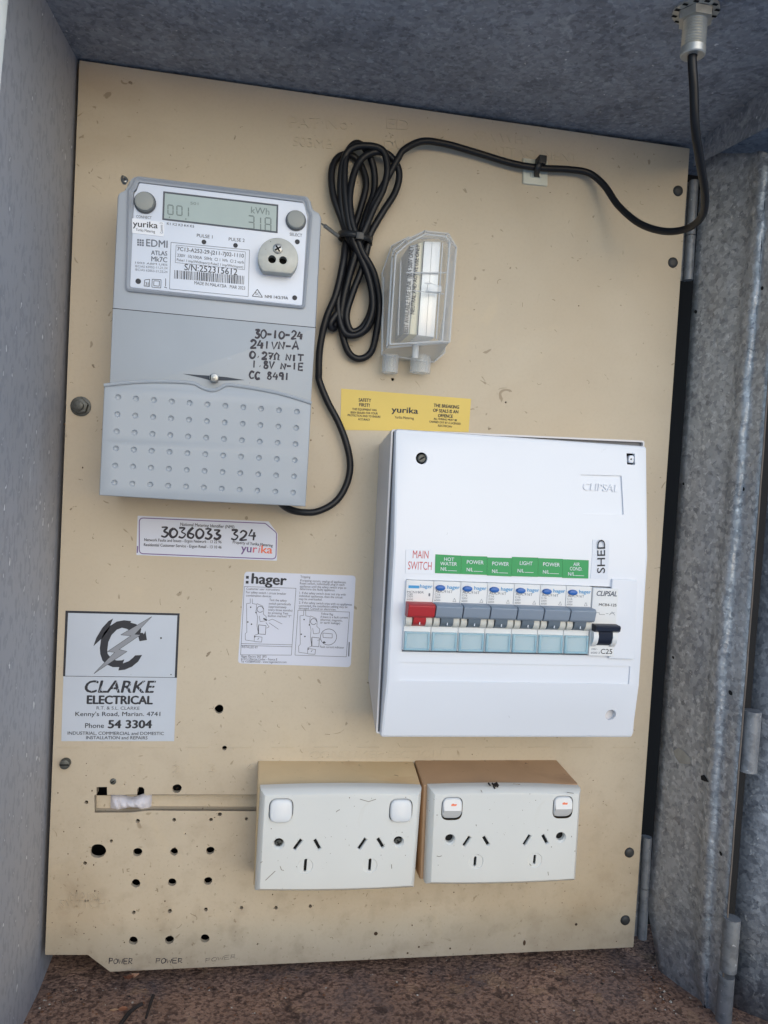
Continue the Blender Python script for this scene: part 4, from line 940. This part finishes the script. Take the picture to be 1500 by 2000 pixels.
for i in range(6):
    yt = [(128,136),(137,141),(146,150),(143,148),(150,155),(157,163)][i]; yb = [(238,243),(243,249),(252,258),(256,260),(259,263),(266,270)][i]
    o, h = lab([(X[i],yt[0]),(X[i+1]-1,yt[1]),(X[i+1]-4,yb[1]),(X[i]-3,yb[0])], green_m, 'circuit_label', 'green label reading '+' '.join(names[i]), i % 2); mb = MB(); cx_ = (X[i]+X[i+1])/2
    y0 = yt[0]
    if len(names[i]) == 2:
        w1, w2 = (58, 98) if i == 0 else (38, 72)
        mb.text(names[i][0], c8((cx_-w1/2+3, y0+38))[0], c8((cx_+w1/2+3, y0+40))[0], 7, h, 0, .005); mb.text(names[i][1], c8((cx_-w2/2, y0+64))[0], c8((cx_+w2/2, y0+67))[0], 7, h, 0, .005); yn = y0+95
    else:
        w1 = 98 if names[i][0] == 'POWER' else 74
        mb.text(names[i][0], c8((cx_-w1/2+4, y0+46))[0], c8((cx_+w1/2+4, y0+50))[0], 7.5, h, 0, .005); yn = y0+90
    mb.text('N/L', c8((cx_-46, yn))[0], c8((cx_-8, yn+1))[0], 7, h, 0, .008)
    mb.line(c8((cx_-4, yn), (cx_+48, yn+2)), .9, h); mb.build('label_print', lw_m, o)
q = PL(c8((1192,42),(1292,48),(1284,275),(1186,270)), HL); mb = MB(); up = lambda x, z: hf(x, z)+.0003; lo = lambda x, z: hf(x, z)+.00002
xa, xb, za_, zb_ = (q[0][0]+q[3][0])/2, (q[1][0]+q[2][0])/2, q[0][1], q[2][1]
for z0_, z1_ in ((zb_, Z1), (Z1, za_)): rr_ = rect(xa, z0_, xb, z1_); mb.loft([(rr_, lo), (rr_, up)], 0); mb.fill([rr_], up)
o = mb.build('circuit_label', mk('label_shed_white', (216,221,231), .45), bx); o['label'] = 'white label with upright black print reading SHED'; h = HL+.0001; mb = MB(); mb.text('SHED', c8((1264,238))[0], c8((1266,42))[0], 17, h, 0, .005); mb.build('label_print', ink_m, o)

# ---- breakers (each lifts out of the box: things of their own)
bw = (P(1156,1146,.07)[0]-P(792,1133,.07)[0])/7; bx0 = P(790,1200,.068)[0]; btop = P(1000,1140,.069)[1]; bbot = P(1000,1276,.069)[1]; bhgt = btop-bbot
H0, HBk = .0615, .0685
def make_breaker(x, kind, label, group):
    t = thing('circuit_breaker', (x, -H0, bbot), label, 'circuit breaker', group)
    w = bw*.982; Z = lambda f: btop-bhgt*f       # f = fraction down the face
    mb = MB(); mb.prism(rnd(rect(x, bbot+.0005, x+w, btop-.0003), .0003, 2), H0, HBk, .0002); body = mb.build('body', breaker_m, t)
    mb = MB()   # lever with its stem
    lm = red_m if kind == 'main' else bgrey_m
    zs = [(Z(.30), HBk), (Z(.305), HBk+.0085), (Z(.33), HBk+.0105), (Z(.47), HBk+.0085), (Z(.50), HBk+.0068), (Z(.505), HBk)]
    a_, b_ = x+.0003, x+w-.0001; vs = []
    for z, h in zs: vs += [(a_, -h, z), (b_, -h, z)]
    n_ = len(zs); mb.add(vs, [[2*i, 2*i+1, 2*i+3, 2*i+2] for i in range(n_-1)]+[[2*i for i in range(n_)], [2*i+1 for i in range(n_)][::-1]]); lever = mb.build('lever', lm, t)
    bv = lever.modifiers.new('b', 'BEVEL'); bv.width = .0004; bv.segments = 2
    mb = MB(); c0, c1_ = x+w*.27, x+w*.72; zs = [(Z(.50), HBk+.0065), (Z(.56), HBk+.0058), (Z(.60), HBk+.0045), (Z(.64), HBk+.001), (Z(.645), HBk)]; vs = []
    for z, h in zs: vs += [(c0, -h, z), (c1_, -h, z)]
    n_ = len(zs); mb.add(vs+[(c0, -HBk, Z(.5)), (c1_, -HBk, Z(.5))], [[2*i, 2*i+1, 2*i+3, 2*i+2] for i in range(n_-1)]+[[2*i for i in range(n_)]+[2*n_], ([2*i+1 for i in range(n_)]+[2*n_+1])[::-1]])
    q = [(x+w*.5-.0002, Z(.565)), (x+w*.5+.0003, Z(.565)), (x+w*.5+.0003, Z(.60)), (x+w*.5-.0002, Z(.60))]; mb.prism(q, HBk+.004, HBk+.0061, mi=1)
    mb.build('stem', [red_m if kind == 'main' else bstem_m, lw_m], lever)
    mb = MB()    # rounded shoulders either side of the stem
    for s0, s1 in ((.02, .24), (.75, .97)):
        zs = [(Z(.505), HBk+.004), (Z(.56), HBk+.0045), (Z(.61), HBk+.0035), (Z(.645), HBk+.001), (Z(.65), HBk)]; vs = []
        for z, h in zs: vs += [(x+w*s0, -h, z), (x+w*s1, -h, z)]
        vs += [(x+w*s0, -HBk, Z(.5)), (x+w*s1, -HBk, Z(.5))]; n_ = len(zs)
        mb.add(vs, [[2*i, 2*i+1, 2*i+3, 2*i+2] for i in range(n_-1)]+[[2*i for i in range(n_)]+[2*n_], ([2*i+1 for i in range(n_)]+[2*n_+1])[::-1]])
    mb.build('shoulder', shoulder_m, t)
    # tinted label window at the foot
    mb = MB(); zt_, zb_ = Z(.72), Z(.985); mb.prism(rnd(rect(x+w*.03, zb_, x+w*.97, zt_), .0004, 2), HBk, HBk+.0016, .0004); wn = mb.build('label_window', cyanw_m, t)
    mb = MB()
    for r_ in (rect(x+w*.04, zb_+.0004, x+w*.11, zt_-.0002), rect(x+w*.89, zb_+.0004, x+w*.96, zt_-.0002), rect(x+w*.11, zt_-.0011, x+w*.89, zt_-.0003), rect(x+w*.11, zb_+.0004, x+w*.89, zb_+.0016)): mb.prism(r_, HBk+.0016, HBk+.0022, .0002)
    mb.build('window_frame', cyanf_m, wn)
    # printing
    hq = HBk+.0001; mb = MB()
    def bt(s, f0, f1, fz, cap, mi, bold=0.0):
        tv, tf, w__, x0__, cu_ = glyphs(s, bold); sx = (f1-f0)*w/w__; sy = cap/cu_
        mb.add([(x+w*f0+(a-x0__)*sx, -hq-l, Z(fz)+b*sy) for a, b, l in tv], tf, mi)
    bt('hager', .5, .97, .105, .0024, 0, .02)
    if kind == 'main': mb.fill([rect(x+w*.08, Z(.115), x+w*.48, Z(.075))], hq, 0); bt('MCN180R', .04, .66, .185, .0015, 1); bt('C80', .05, .25, .215, .0012, 1); bt('1', .84, .9, .22, .002, 1)
    else: bt('ADC916T', .06, .72, .165, .0017, 1); bt('C16', .05, .25, .205, .0013, 1)
    bt('230V', .05, .27, .245, .0012, 1); bt('6000', .05, .27, .285, .0012, 1)
    if kind != 'main':
        for p_, q_ in (((.74, .285), (.86, .285)), ((.86, .285), (.80, .235)), ((.80, .235), (.74, .285))): mb.tube([(x+w*p_[0], -hq, Z(p_[1])), (x+w*q_[0], -hq, Z(q_[1]))], .0001, 4, 1, False, .3)
    bt('II', .80, .90, .56, .0012, 1, .02) if False else None
    mb.build('body_print', [cyan_m, inkl_m], body, merge=False)
    if kind != 'main':
        cc = (x+w*.24, Z(.095)); mb = MB(); E = lambda r: [(cc[0]+r*1.75*math.cos(q), cc[1]+r*math.sin(q)) for q in [2*math.pi*k/20 for k in range(20)]]
        mb.loft([(E(.0019), HBk), (E(.0019), HBk+.0012), (E(.0016), HBk+.0020), (E(.001), HBk+.0023)], 0, False, True); mb.build('test_button', blue_m, t)
    return t
make_breaker(bx0, 'main', 'main switch breaker with the only red lever, first in the row', None)
GB = 'grey lever breakers in the white box'
first = make_breaker(bx0+bw, 'rcbo', 'grey lever breaker under the green HOT WATER label', GB)
lb = ['grey lever breaker under the POWER label, just right of the HOT WATER one', 'grey lever breaker under the POWER label, just left of the LIGHT one', 'grey lever breaker under the green LIGHT label', 'grey lever breaker under the POWER label, just right of the LIGHT one', 'grey lever breaker under the green AIR COND. label']
for i, l in enumerate(lb):
    r = first.copy(); COL.objects.link(r); r.location.x += bw*(i+1); r['label'] = l
    for chd in list(first.children):
        c = chd.copy(); COL.objects.link(c); c.parent = r
        for g in list(chd.children): d = g.copy(); COL.objects.link(d); d.parent = c
# the odd breaker on the right
xl = bx0+bw*7+.0004; xr = P(1205,1210,.070)[0]; ww = xr-xl
t = thing('circuit_breaker', (xl, -H0, bbot), 'slimmer white breaker with black lever below the SHED label', 'circuit breaker')
Zc = lambda f: (btop-.0009)-(bhgt-.0003)*f
mb = MB(); mb.prism(rnd(rect(xl, Zc(1), xr, Zc(0)), .0006, 3), H0, HBk+.0008, .0004); body = mb.build('body', breaker_m, t); HB8 = HBk+.0008
mb = MB()
zs = [(Zc(.52), HB8), (Zc(.525), HB8+.010), (Zc(.545), HB8+.0112), (Zc(.60), HB8+.0105), (Zc(.625), HB8+.0085), (Zc(.63), HB8)]; vs = []
for z, h in zs: vs += [(xl+ww*.04, -(h if h < HB8+.001 else h-.0035), z), (xr-ww*.01, -(h if h < HB8+.001 else h-.0035), z)]
n_ = len(zs); mb.add(vs, [[2*i, 2*i+1, 2*i+3, 2*i+2] for i in range(n_-1)]+[[2*i for i in range(n_)], [2*i+1 for i in range(n_)][::-1]])
zs = [(Zc(.62), HB8+.0050), (Zc(.72), HB8+.0045), (Zc(.80), HB8+.003), (Zc(.84), HB8)]; vs = []
for z, h in zs: vs += [(xl+ww*.24, -h, z), (xl+ww*.76, -h, z)]
vs += [(xl+ww*.24, -HB8, Zc(.62)), (xl+ww*.76, -HB8, Zc(.62))]
mb.add(vs, [[0,1,3,2],[2,3,5,4],[4,5,7,6],[0,2,4,6,8],[1,9,7,5,3]]); lever = mb.build('lever', mk('dark_navy_lever', (30,36,52), .35), t)
mb = MB()
for s0, s1 in ((.03, .22), (.78, .97)):
    zs = [(Zc(.62), HB8+.004), (Zc(.70), HB8+.005), (Zc(.78), HB8+.004), (Zc(.85), HB8+.001), (Zc(.86), HB8)]; vs = []
    for z, h in zs: vs += [(xl+ww*s0, -h, z), (xl+ww*s1, -h, z)]
    vs += [(xl+ww*s0, -HB8, Zc(.62)), (xl+ww*s1, -HB8, Zc(.62))]; n_ = 5
    mb.add(vs, [[2*i, 2*i+1, 2*i+3, 2*i+2] for i in range(n_-1)]+[[2*i for i in range(n_)]+[2*n_], ([2*i+1 for i in range(n_)]+[2*n_+1])[::-1]])
mb.build('shoulder', breaker_m, t)
mb = MB(); hq = HB8+.0001
def bt8(s, f0, f1, fz, cap, mi, bold=0.0, sh=0.0):
    tv, tf, w__, x0__, cu_ = glyphs(s, bold, sh); sx = (f1-f0)*ww/w__; sy = cap/cu_
    mb.add([(xl+ww*f0+(a-x0__)*sx, -hq-l, Zc(fz)+b*sy) for a, b, l in tv], tf, mi)
bt8('CLIPSAL', .14, .95, .11, .0034, 1, .03, .25); bt8('MCB4-125', .26, .96, .26, .0018, 0, .01); bt8('C25', .46, .92, .965, .0034, 0, .005); bt8('240V~', .08, .34, .91, .0012, 1); bt8('6000 3', .08, .42, .965, .0013, 1)
for a, b in (((.12,.36),(.3,.36)),((.3,.36),(.3,.385)),((.3,.385),(.52,.385)),((.56,.37),(.66,.37)),((.7,.39),(.8,.34)),((.8,.34),(.92,.39)),((.74,.375),(.9,.35))): mb.tube([(xl+ww*a[0], -hq, Zc(a[1])), (xl+ww*b[0], -hq, Zc(b[1]))], .00012, 4, 1, False, .3)
mb.build('body_print', [ink_m, mk('logo_grey', (84,92,108), .5)], body, merge=False)

# ================================================================ SOCKET OUTLETS
def bow(l, r, n=8, s=.0012):     # plate outline with slightly bowed top and bottom: corner points TL TR BR BL
    TL, TR, BR, BL = [Vector(p) for p in l]; out = []
    for A_, B_, sg in ((TL, TR, 1), (BR, BL, 1)):
        d = (B_-A_); nn = Vector((-d.y, d.x)).normalized()
        for k in range(n+1): t_ = k/n; q = A_+d*t_+nn*s*4*t_*(1-t_); out.append((q.x, q.y))
    return ccw(out)
class Cavity:
    def __init__(s, t): s.t = t
    def fill(s, loops, h): mb = MB(); mb.fill(loops, h); mb.build('contact_cavity', slot_m, s.t)
def gpo(org, sc, D, label, blk_mat, onstate):
    cr = crop(org[0], org[1], sc); Hb = .036; Hp = .046
    c0 = cr(D['c'])[0]; t = thing('power_outlet', at(c0[0], c0[1]), label, 'power outlet', 'double power outlets on mounting blocks')
    mb = MB(); bb = rnd(PL(cr(*D['bb']), 0), .0012); bf = rnd(PL(cr(*D['bf']), Hb), .0012)
    mb.loft([(bb, 0), (bf, Hb-.001), (inset(bf, .0006), Hb)], 0, False, True); mb.build('mounting_block', blk_mat, t)
    out_ = bow(PL(cr(*D['pl']), Hb+.003), .0)
    front = inset(out_, .0042); Hfn = lambda x, z: Hp
    mb = MB(); hl_ = []; dk = Cavity(t); fun = MB()
    for (a, b) in D['slots']:
        A_ = Vector(P(*cr(a)[0], Hp)); B_ = Vector(P(*cr(b)[0], Hp)); d = (B_-A_).normalized(); nn = Vector((-d.y, d.x))*.00105
        q = ccw([tuple(A_+nn), tuple(A_-nn), tuple(B_-nn), tuple(B_+nn)]); hl_.append(inset(q, -.0005)); dk.fill([inset(q, -.0003)], Hp-.0020)
        fun.loft([(inset(q, -.0005), Hp), (q, Hp-.0006), (q, Hp-.005)])
    for cc in D['disc']:       # earth pin in a round boss
        c = P(*cr(cc)[0], Hp); ro = D['dr']/sc*PX(Hp); cl = circ(c, ro, 28); hl_.append(cl)
    for k, (a, b) in enumerate(D['earth']):
        cc = P(*cr(D['disc'][k])[0], Hp); ro = D['dr']/sc*PX(Hp); A_ = Vector(P(*cr(a)[0], Hp)); B_ = Vector(P(*cr(b)[0], Hp)); d = (B_-A_).normalized(); nn = Vector((-d.y, d.x))*.001
        q = ccw([tuple(A_+nn), tuple(A_-nn), tuple(B_-nn), tuple(B_+nn)]); cl = circ(cc, ro, 28); c2_ = circ(cc, ro*.93, 28)
        fun.loft([(cl, Hp), (c2_, Hp-.0004)]); qq = []
        hl2 = (B_-A_).length/2; mid_ = (A_+B_)/2
        for px_, pz_ in c2_:
            w2 = Vector((px_, pz_))-mid_; a_, b_ = w2.dot(d), w2.dot(nn.normalized()); k_ = min(hl2/max(abs(a_), 1e-6), .001/max(abs(b_), 1e-6)); qq.append(tuple(mid_+w2*min(1, k_)))
        fun.loft([(c2_, Hp-.0004), (qq, Hp-.0004)]); fun.loft([(qq, Hp-.0004), (qq, Hp-.005)]); dk.fill([inset(q, -.0003)], Hp-.0020)
    for cc in D['screws']:
        c = P(*cr(cc)[0], Hp); cl = circ(c, .0040, 22); hl_.append(cl); c2_ = (c[0], c[1]+.0004); fun.loft([(cl, Hp), (circ(c2_, .0031, 22), Hp-.0012), (circ(c2_, .0029, 22), Hp-.004)]); dk.fill([circ(c2_, .0030, 22)], Hp-.0038)
    swl = []
    for cc in D['sw']:
        c = P(*cr(cc)[0], Hp); w_, h_ = D['swsz'][0]/sc*PX(Hp)/2, D['swsz'][1]/sc*PX(Hp)/2; q = rnd(rect(c[0]-w_, c[1]-h_, c[0]+w_, c[1]+h_), w_*.72, 6); swl.append((c, w_, h_, q)); hl_.append(q); dk.fill([inset(q, -.0003)], Hp-.0028)
    mb.loft([(out_, Hb-.001), (out_, Hb+.004), (inset(out_, .0007), Hb+.0068), (inset(out_, .0026), Hp-.0008), (inset(out_, .0034), Hp-.0001), (front, Hp)]); mb.fill([front]+hl_, Hp)
    mb.add(fun.v, fun.f); mb.build('faceplate', gpo_m, t, sharp=30)
    for c, w_, h_, q in swl:       # rockers
        qi = inset(q, .0006); mb = MB(); ti = onstate
        if not onstate:    # off: lower edge stands proud
            g = lambda k: (lambda x, z: Hp+.0012+k-(z-c[1])/h_*.0016)
            mb.loft([(qi, Hp-.003), (qi, g(-.0004)), (inset(qi, .0006), g(.0004)), (inset(qi, .0013), g(.0008))], 0, False, True); mb.build('rocker_switch', rocker_m, t)
        else:
            g = lambda k: (lambda x, z: Hp+.0022+k-abs((z-(c[1]-h_*.05))/h_)*.0024)
            base = lambda k: (lambda x, z: Hp+.0022+k+(-(z-(c[1]-h_*.08))/h_*.0018 if z > c[1]-h_*.08 else (z-(c[1]-h_*.08))/h_*.0040))
            rings = [(qi, Hp-.003), (qi, base(-.0008)), (inset(qi, .0008), base(0))]
            mb.loft(rings); ql = rings[-1][0]; zc_ = c[1]-h_*.08
            up_ = [p for p in ql if p[1] >= zc_]; dn_ = [p for p in ql if p[1] < zc_]; xs = [min(p[0] for p in ql), max(p[0] for p in ql)]
            up_ += [(xs[0], zc_), (xs[1], zc_)]; dn_ += [(xs[0], zc_), (xs[1], zc_)]
            for grp, mi in ((up_, 0), (dn_, 1)):
                cx_ = sum(p[0] for p in grp)/len(grp); cz_ = sum(p[1] for p in grp)/len(grp); grp.sort(key=lambda p: math.atan2(p[1]-cz_, p[0]-cx_)); mb.fill([grp], base(0), mi)
            rk = mb.build('rocker_switch', [rocker_m, rocker2_m], t, sharp=25)
            mb = MB(); mm = [(c[0]-.0012, c[1]+h_*.42), (c[0]+.0003, c[1]+h_*.50), (c[0]+.0012, c[1]+h_*.44), (c[0]+.003, c[1]+h_*.46), (c[0]+.0026, c[1]+h_*.30), (c[0]-.001, c[1]+h_*.30)]
            mb.fill([ccw(mm)], lambda x, z: base(0)(x, z)+.0001); mb.build('paint_mark', orange_m, rk)
    if not onstate:
        for cc in D['screws']:
            mb = MB(); c = P(*cr(cc)[0], Hp-.003); screw_disc(mb, c, .0027, Hp-.0037, .0012, ang=.5, cross=True); mb.build('fixing_screw', [steeld_m, slot_m], t)
    mb = MB()      # scuffs and grime spots moulded into the old plate
    for k in range(34):
        cx_ = c0[0]+random.uniform(-150, 150); cy_ = c0[1]+random.uniform(-75, 70); cc = P(cx_, cy_, Hp); rr_ = random.choice([.4, .5, .7, 1.0])*PX(Hp); mb.fill([circ(cc, rr_, 7, random.uniform(.5, 1.6))], Hp+.00008+.000001*k)
    for q_ in D['marks']:
        z_ = [P(*w_, Hp) for w_ in cr(*q_)]; mb.tube([(a_, -Hp-.0001, b_) for a_, b_ in z_], .00022, 5, 0, True, .2)
    mb.build('grime_marks', grime_m, t)
    return t
grime_m = mk('grime_mark', (128,120,108), .8, var=.3, vs=200)
gpo((480,1460), 4.1667, dict(c=(750,700), bb=[(100,108),(1365,115),(1330,1020),(70,1020)], bf=[(97,318),(1425,302),(1372,1112),(62,1128)], pl=[(118,322),(1428,318),(1366,1118),(72,1145)],
    slots=[((452,752),(392,832)),((560,752),(602,828)),((976,744),(918,828)),((1074,742),(1118,815))], earth=[((489,908),(481,1012)),((1014,900),(1006,1005))], disc=[(485,965),(1010,962)], dr=64,
    screws=[(268,785),(1242,768)], sw=[(287,510),(1262,510)], swsz=(200,200), marks=[((735,525),(750,512),(765,505)),((280,965),(290,995),(310,1000)),((120,940),(135,925)),((930,420),(1000,440),(1060,420)),((240,1005),(160,1080)),((1185,950),(1188,985))]), 'left double power outlet on yellowed block, both rocker switches plain white', block_m, False)
gpo((800,1460), 4.1667, dict(c=(750,680), bb=[(42,105),(1200,102),(1160,950),(30,960)], bf=[(112,300),(1372,292),(1325,1050),(82,1075)], pl=[(152,314),(1382,318),(1336,1062),(118,1092)],
    slots=[((490,728),(440,802)),((602,728),(642,795)),((980,716),(930,794)),((1084,714),(1120,782))], earth=[((537,888),(531,968)),((1022,876),(1015,950))], disc=[(540,930),(1020,918)], dr=66,
    screws=[(328,750),(1230,732)], sw=[(345,497),(1247,485)], swsz=(186,202), marks=[((220,882),(240,888),(262,880)),((540,625),(543,640)),((1125,1010),(1130,1040)),((975,945),(990,962)),((1280,365),(1335,372)),((580,345),(590,365)),((840,295),(900,300))]), 'right double power outlet on brown block, rocker switches with orange marks', block2_m, True)
# gap filler: the insect nest on the right outlet
mb = MB(); 
for k in range(9):
    u = 964+random.uniform(-9, 9); v = 1534+random.uniform(-4, 6); x, z = P(u, v, .043); mb.loft([(circ((x, z), .0007, 7), .040), (circ((x, z), .0005, 7), .0440), (circ((x, z), .0002, 7), .0443)], 0, False, True)
tag(mb.build('mud_spot', twig_m), 'small dark mud spot on the top edge of the right outlet', 'mud spot')

# ================================================================ DEBRIS
def leaf(px, h, label, grp, mat=leaf_m):
    q = [P(u, v, h) for u, v in px]; cx_ = sum(p[0] for p in q)/len(q); zc_ = sum(p[1] for p in q)/len(q)
    vs = [(x, -h-(z-zc_)*.8, z) for x, z in q]; vs2 = [(a, b+.0004, c) for a, b, c in vs]; n = len(vs)
    mb = MB(); mb.add(vs+vs2+[(cx_, -h-.0012, zc_)], [[i, (i+1) % n, 2*n] for i in range(n)]+[[i, (i+1) % n, n+(i+1) % n, n+i] for i in range(n)]+[list(range(n, 2*n))]); return tag(mb.build('dry_leaf', mat), label, 'leaf', grp)
GL = 'dry leaf scraps on the enclosure floor'
leaf([(241,1903),(246,1908),(252,1900),(262,1902),(258,1912),(250,1918),(243,1914)], .01, 'reddish leaf scrap hanging below the notched corner of the board', GL, mk('red_leaf', (128,84,66), .7, var=.2, vs=90))
leaf([(257,1898),(273,1898),(268,1906),(262,1914),(256,1912),(260,1904)], .008, 'pale pinkish leaf scrap wedged under the notched corner of the board', GL, mk('pale_leaf', (202,160,134), .7, var=.1, vs=90))
fz0 = P(230, 1970, .04)
def onfloor(u, v):   # height at which the viewing ray meets the floor
    d = RT @ Vector(((u-CU)/F, (v-CV)/F, 1)); t = (FZ+.002-CAM.z)/d.z; return -(CAM.y+t*d.y)
leaf([(214,1972),(224,1967),(232,1970),(226,1977),(216,1977)], onfloor(222,1972), 'small cream leaf scrap beside the rounder brown one on the floor', GL, mk('cream_leaf', (206,170,136), .7, var=.1, vs=90))
leaf([(231,1970),(241,1958),(249,1962),(249,1978),(240,1983),(232,1978)], onfloor(240,1970), 'rounded brown leaf scrap beside the thick twig on the floor', GL)
def twig(pts, r, label):
    q = []
    for u, v in pts: h = onfloor(u, v); x, z = P(u, v, h); q.append((x, -h, z+r))
    mb = MB(); mb.tube(spline(q, 5), lambda s: r*(1-.35*s), 8); return tag(mb.build('twig', twig_m), label, 'twig', 'black twigs on the enclosure floor')
twig([(232,2010),(250,1985),(262,1974),(278,1965)], .0016, 'thicker black twig slanting beside the brown leaf scrap')
twig([(299,1948),(294,1962),(290,1975),(285,1992)], .0013, 'thin upright black twig, right of the thicker twig')

# loose grit and rust flakes strewn over the floor and along its joints
random.seed(21); mb = MB(); ms = [mk('grit_rust', (120,84,62), .9, var=.3, vs=200), mk('grit_pale', (186,178,166), .9, var=.2, vs=200), mk('grit_dark', (52,44,42), .9)]
for k in range(900):
    if k < 260: x = random.choice([.004+abs(random.gauss(0, .012)), .46-abs(random.gauss(0, .01))]); y = -random.uniform(0, .12)
    elif k < 480: x = random.uniform(0, .46); y = .004-abs(random.gauss(0, .02))
    else: x = random.uniform(0, .5); y = -random.uniform(0, .14)
    r_ = random.choice([.0004, .0006, .0009, .0013])*random.uniform(.7, 1.2); z0 = FZ+.0012*math.sin(x*37+y*51)+.0008*math.sin(x*120-y*90)-.0001; n_ = 5; ph = random.random()*6
    ring = [(x+r_*random.uniform(.7, 1.2)*math.cos(ph+2*math.pi*q/n_), y+r_*random.uniform(.7, 1.2)*math.sin(ph+2*math.pi*q/n_), z0) for q in range(n_)]
    mb.add(ring+[(x, y, z0+r_*random.uniform(.4, .9))], [[q, (q+1) % n_, n_] for q in range(n_)], random.choice([0, 0, 0, 1, 2]))
tag(mb.build('grit', ms, merge=False), 'loose grit and rust flakes scattered over the enclosure floor', 'grit', kind='stuff')
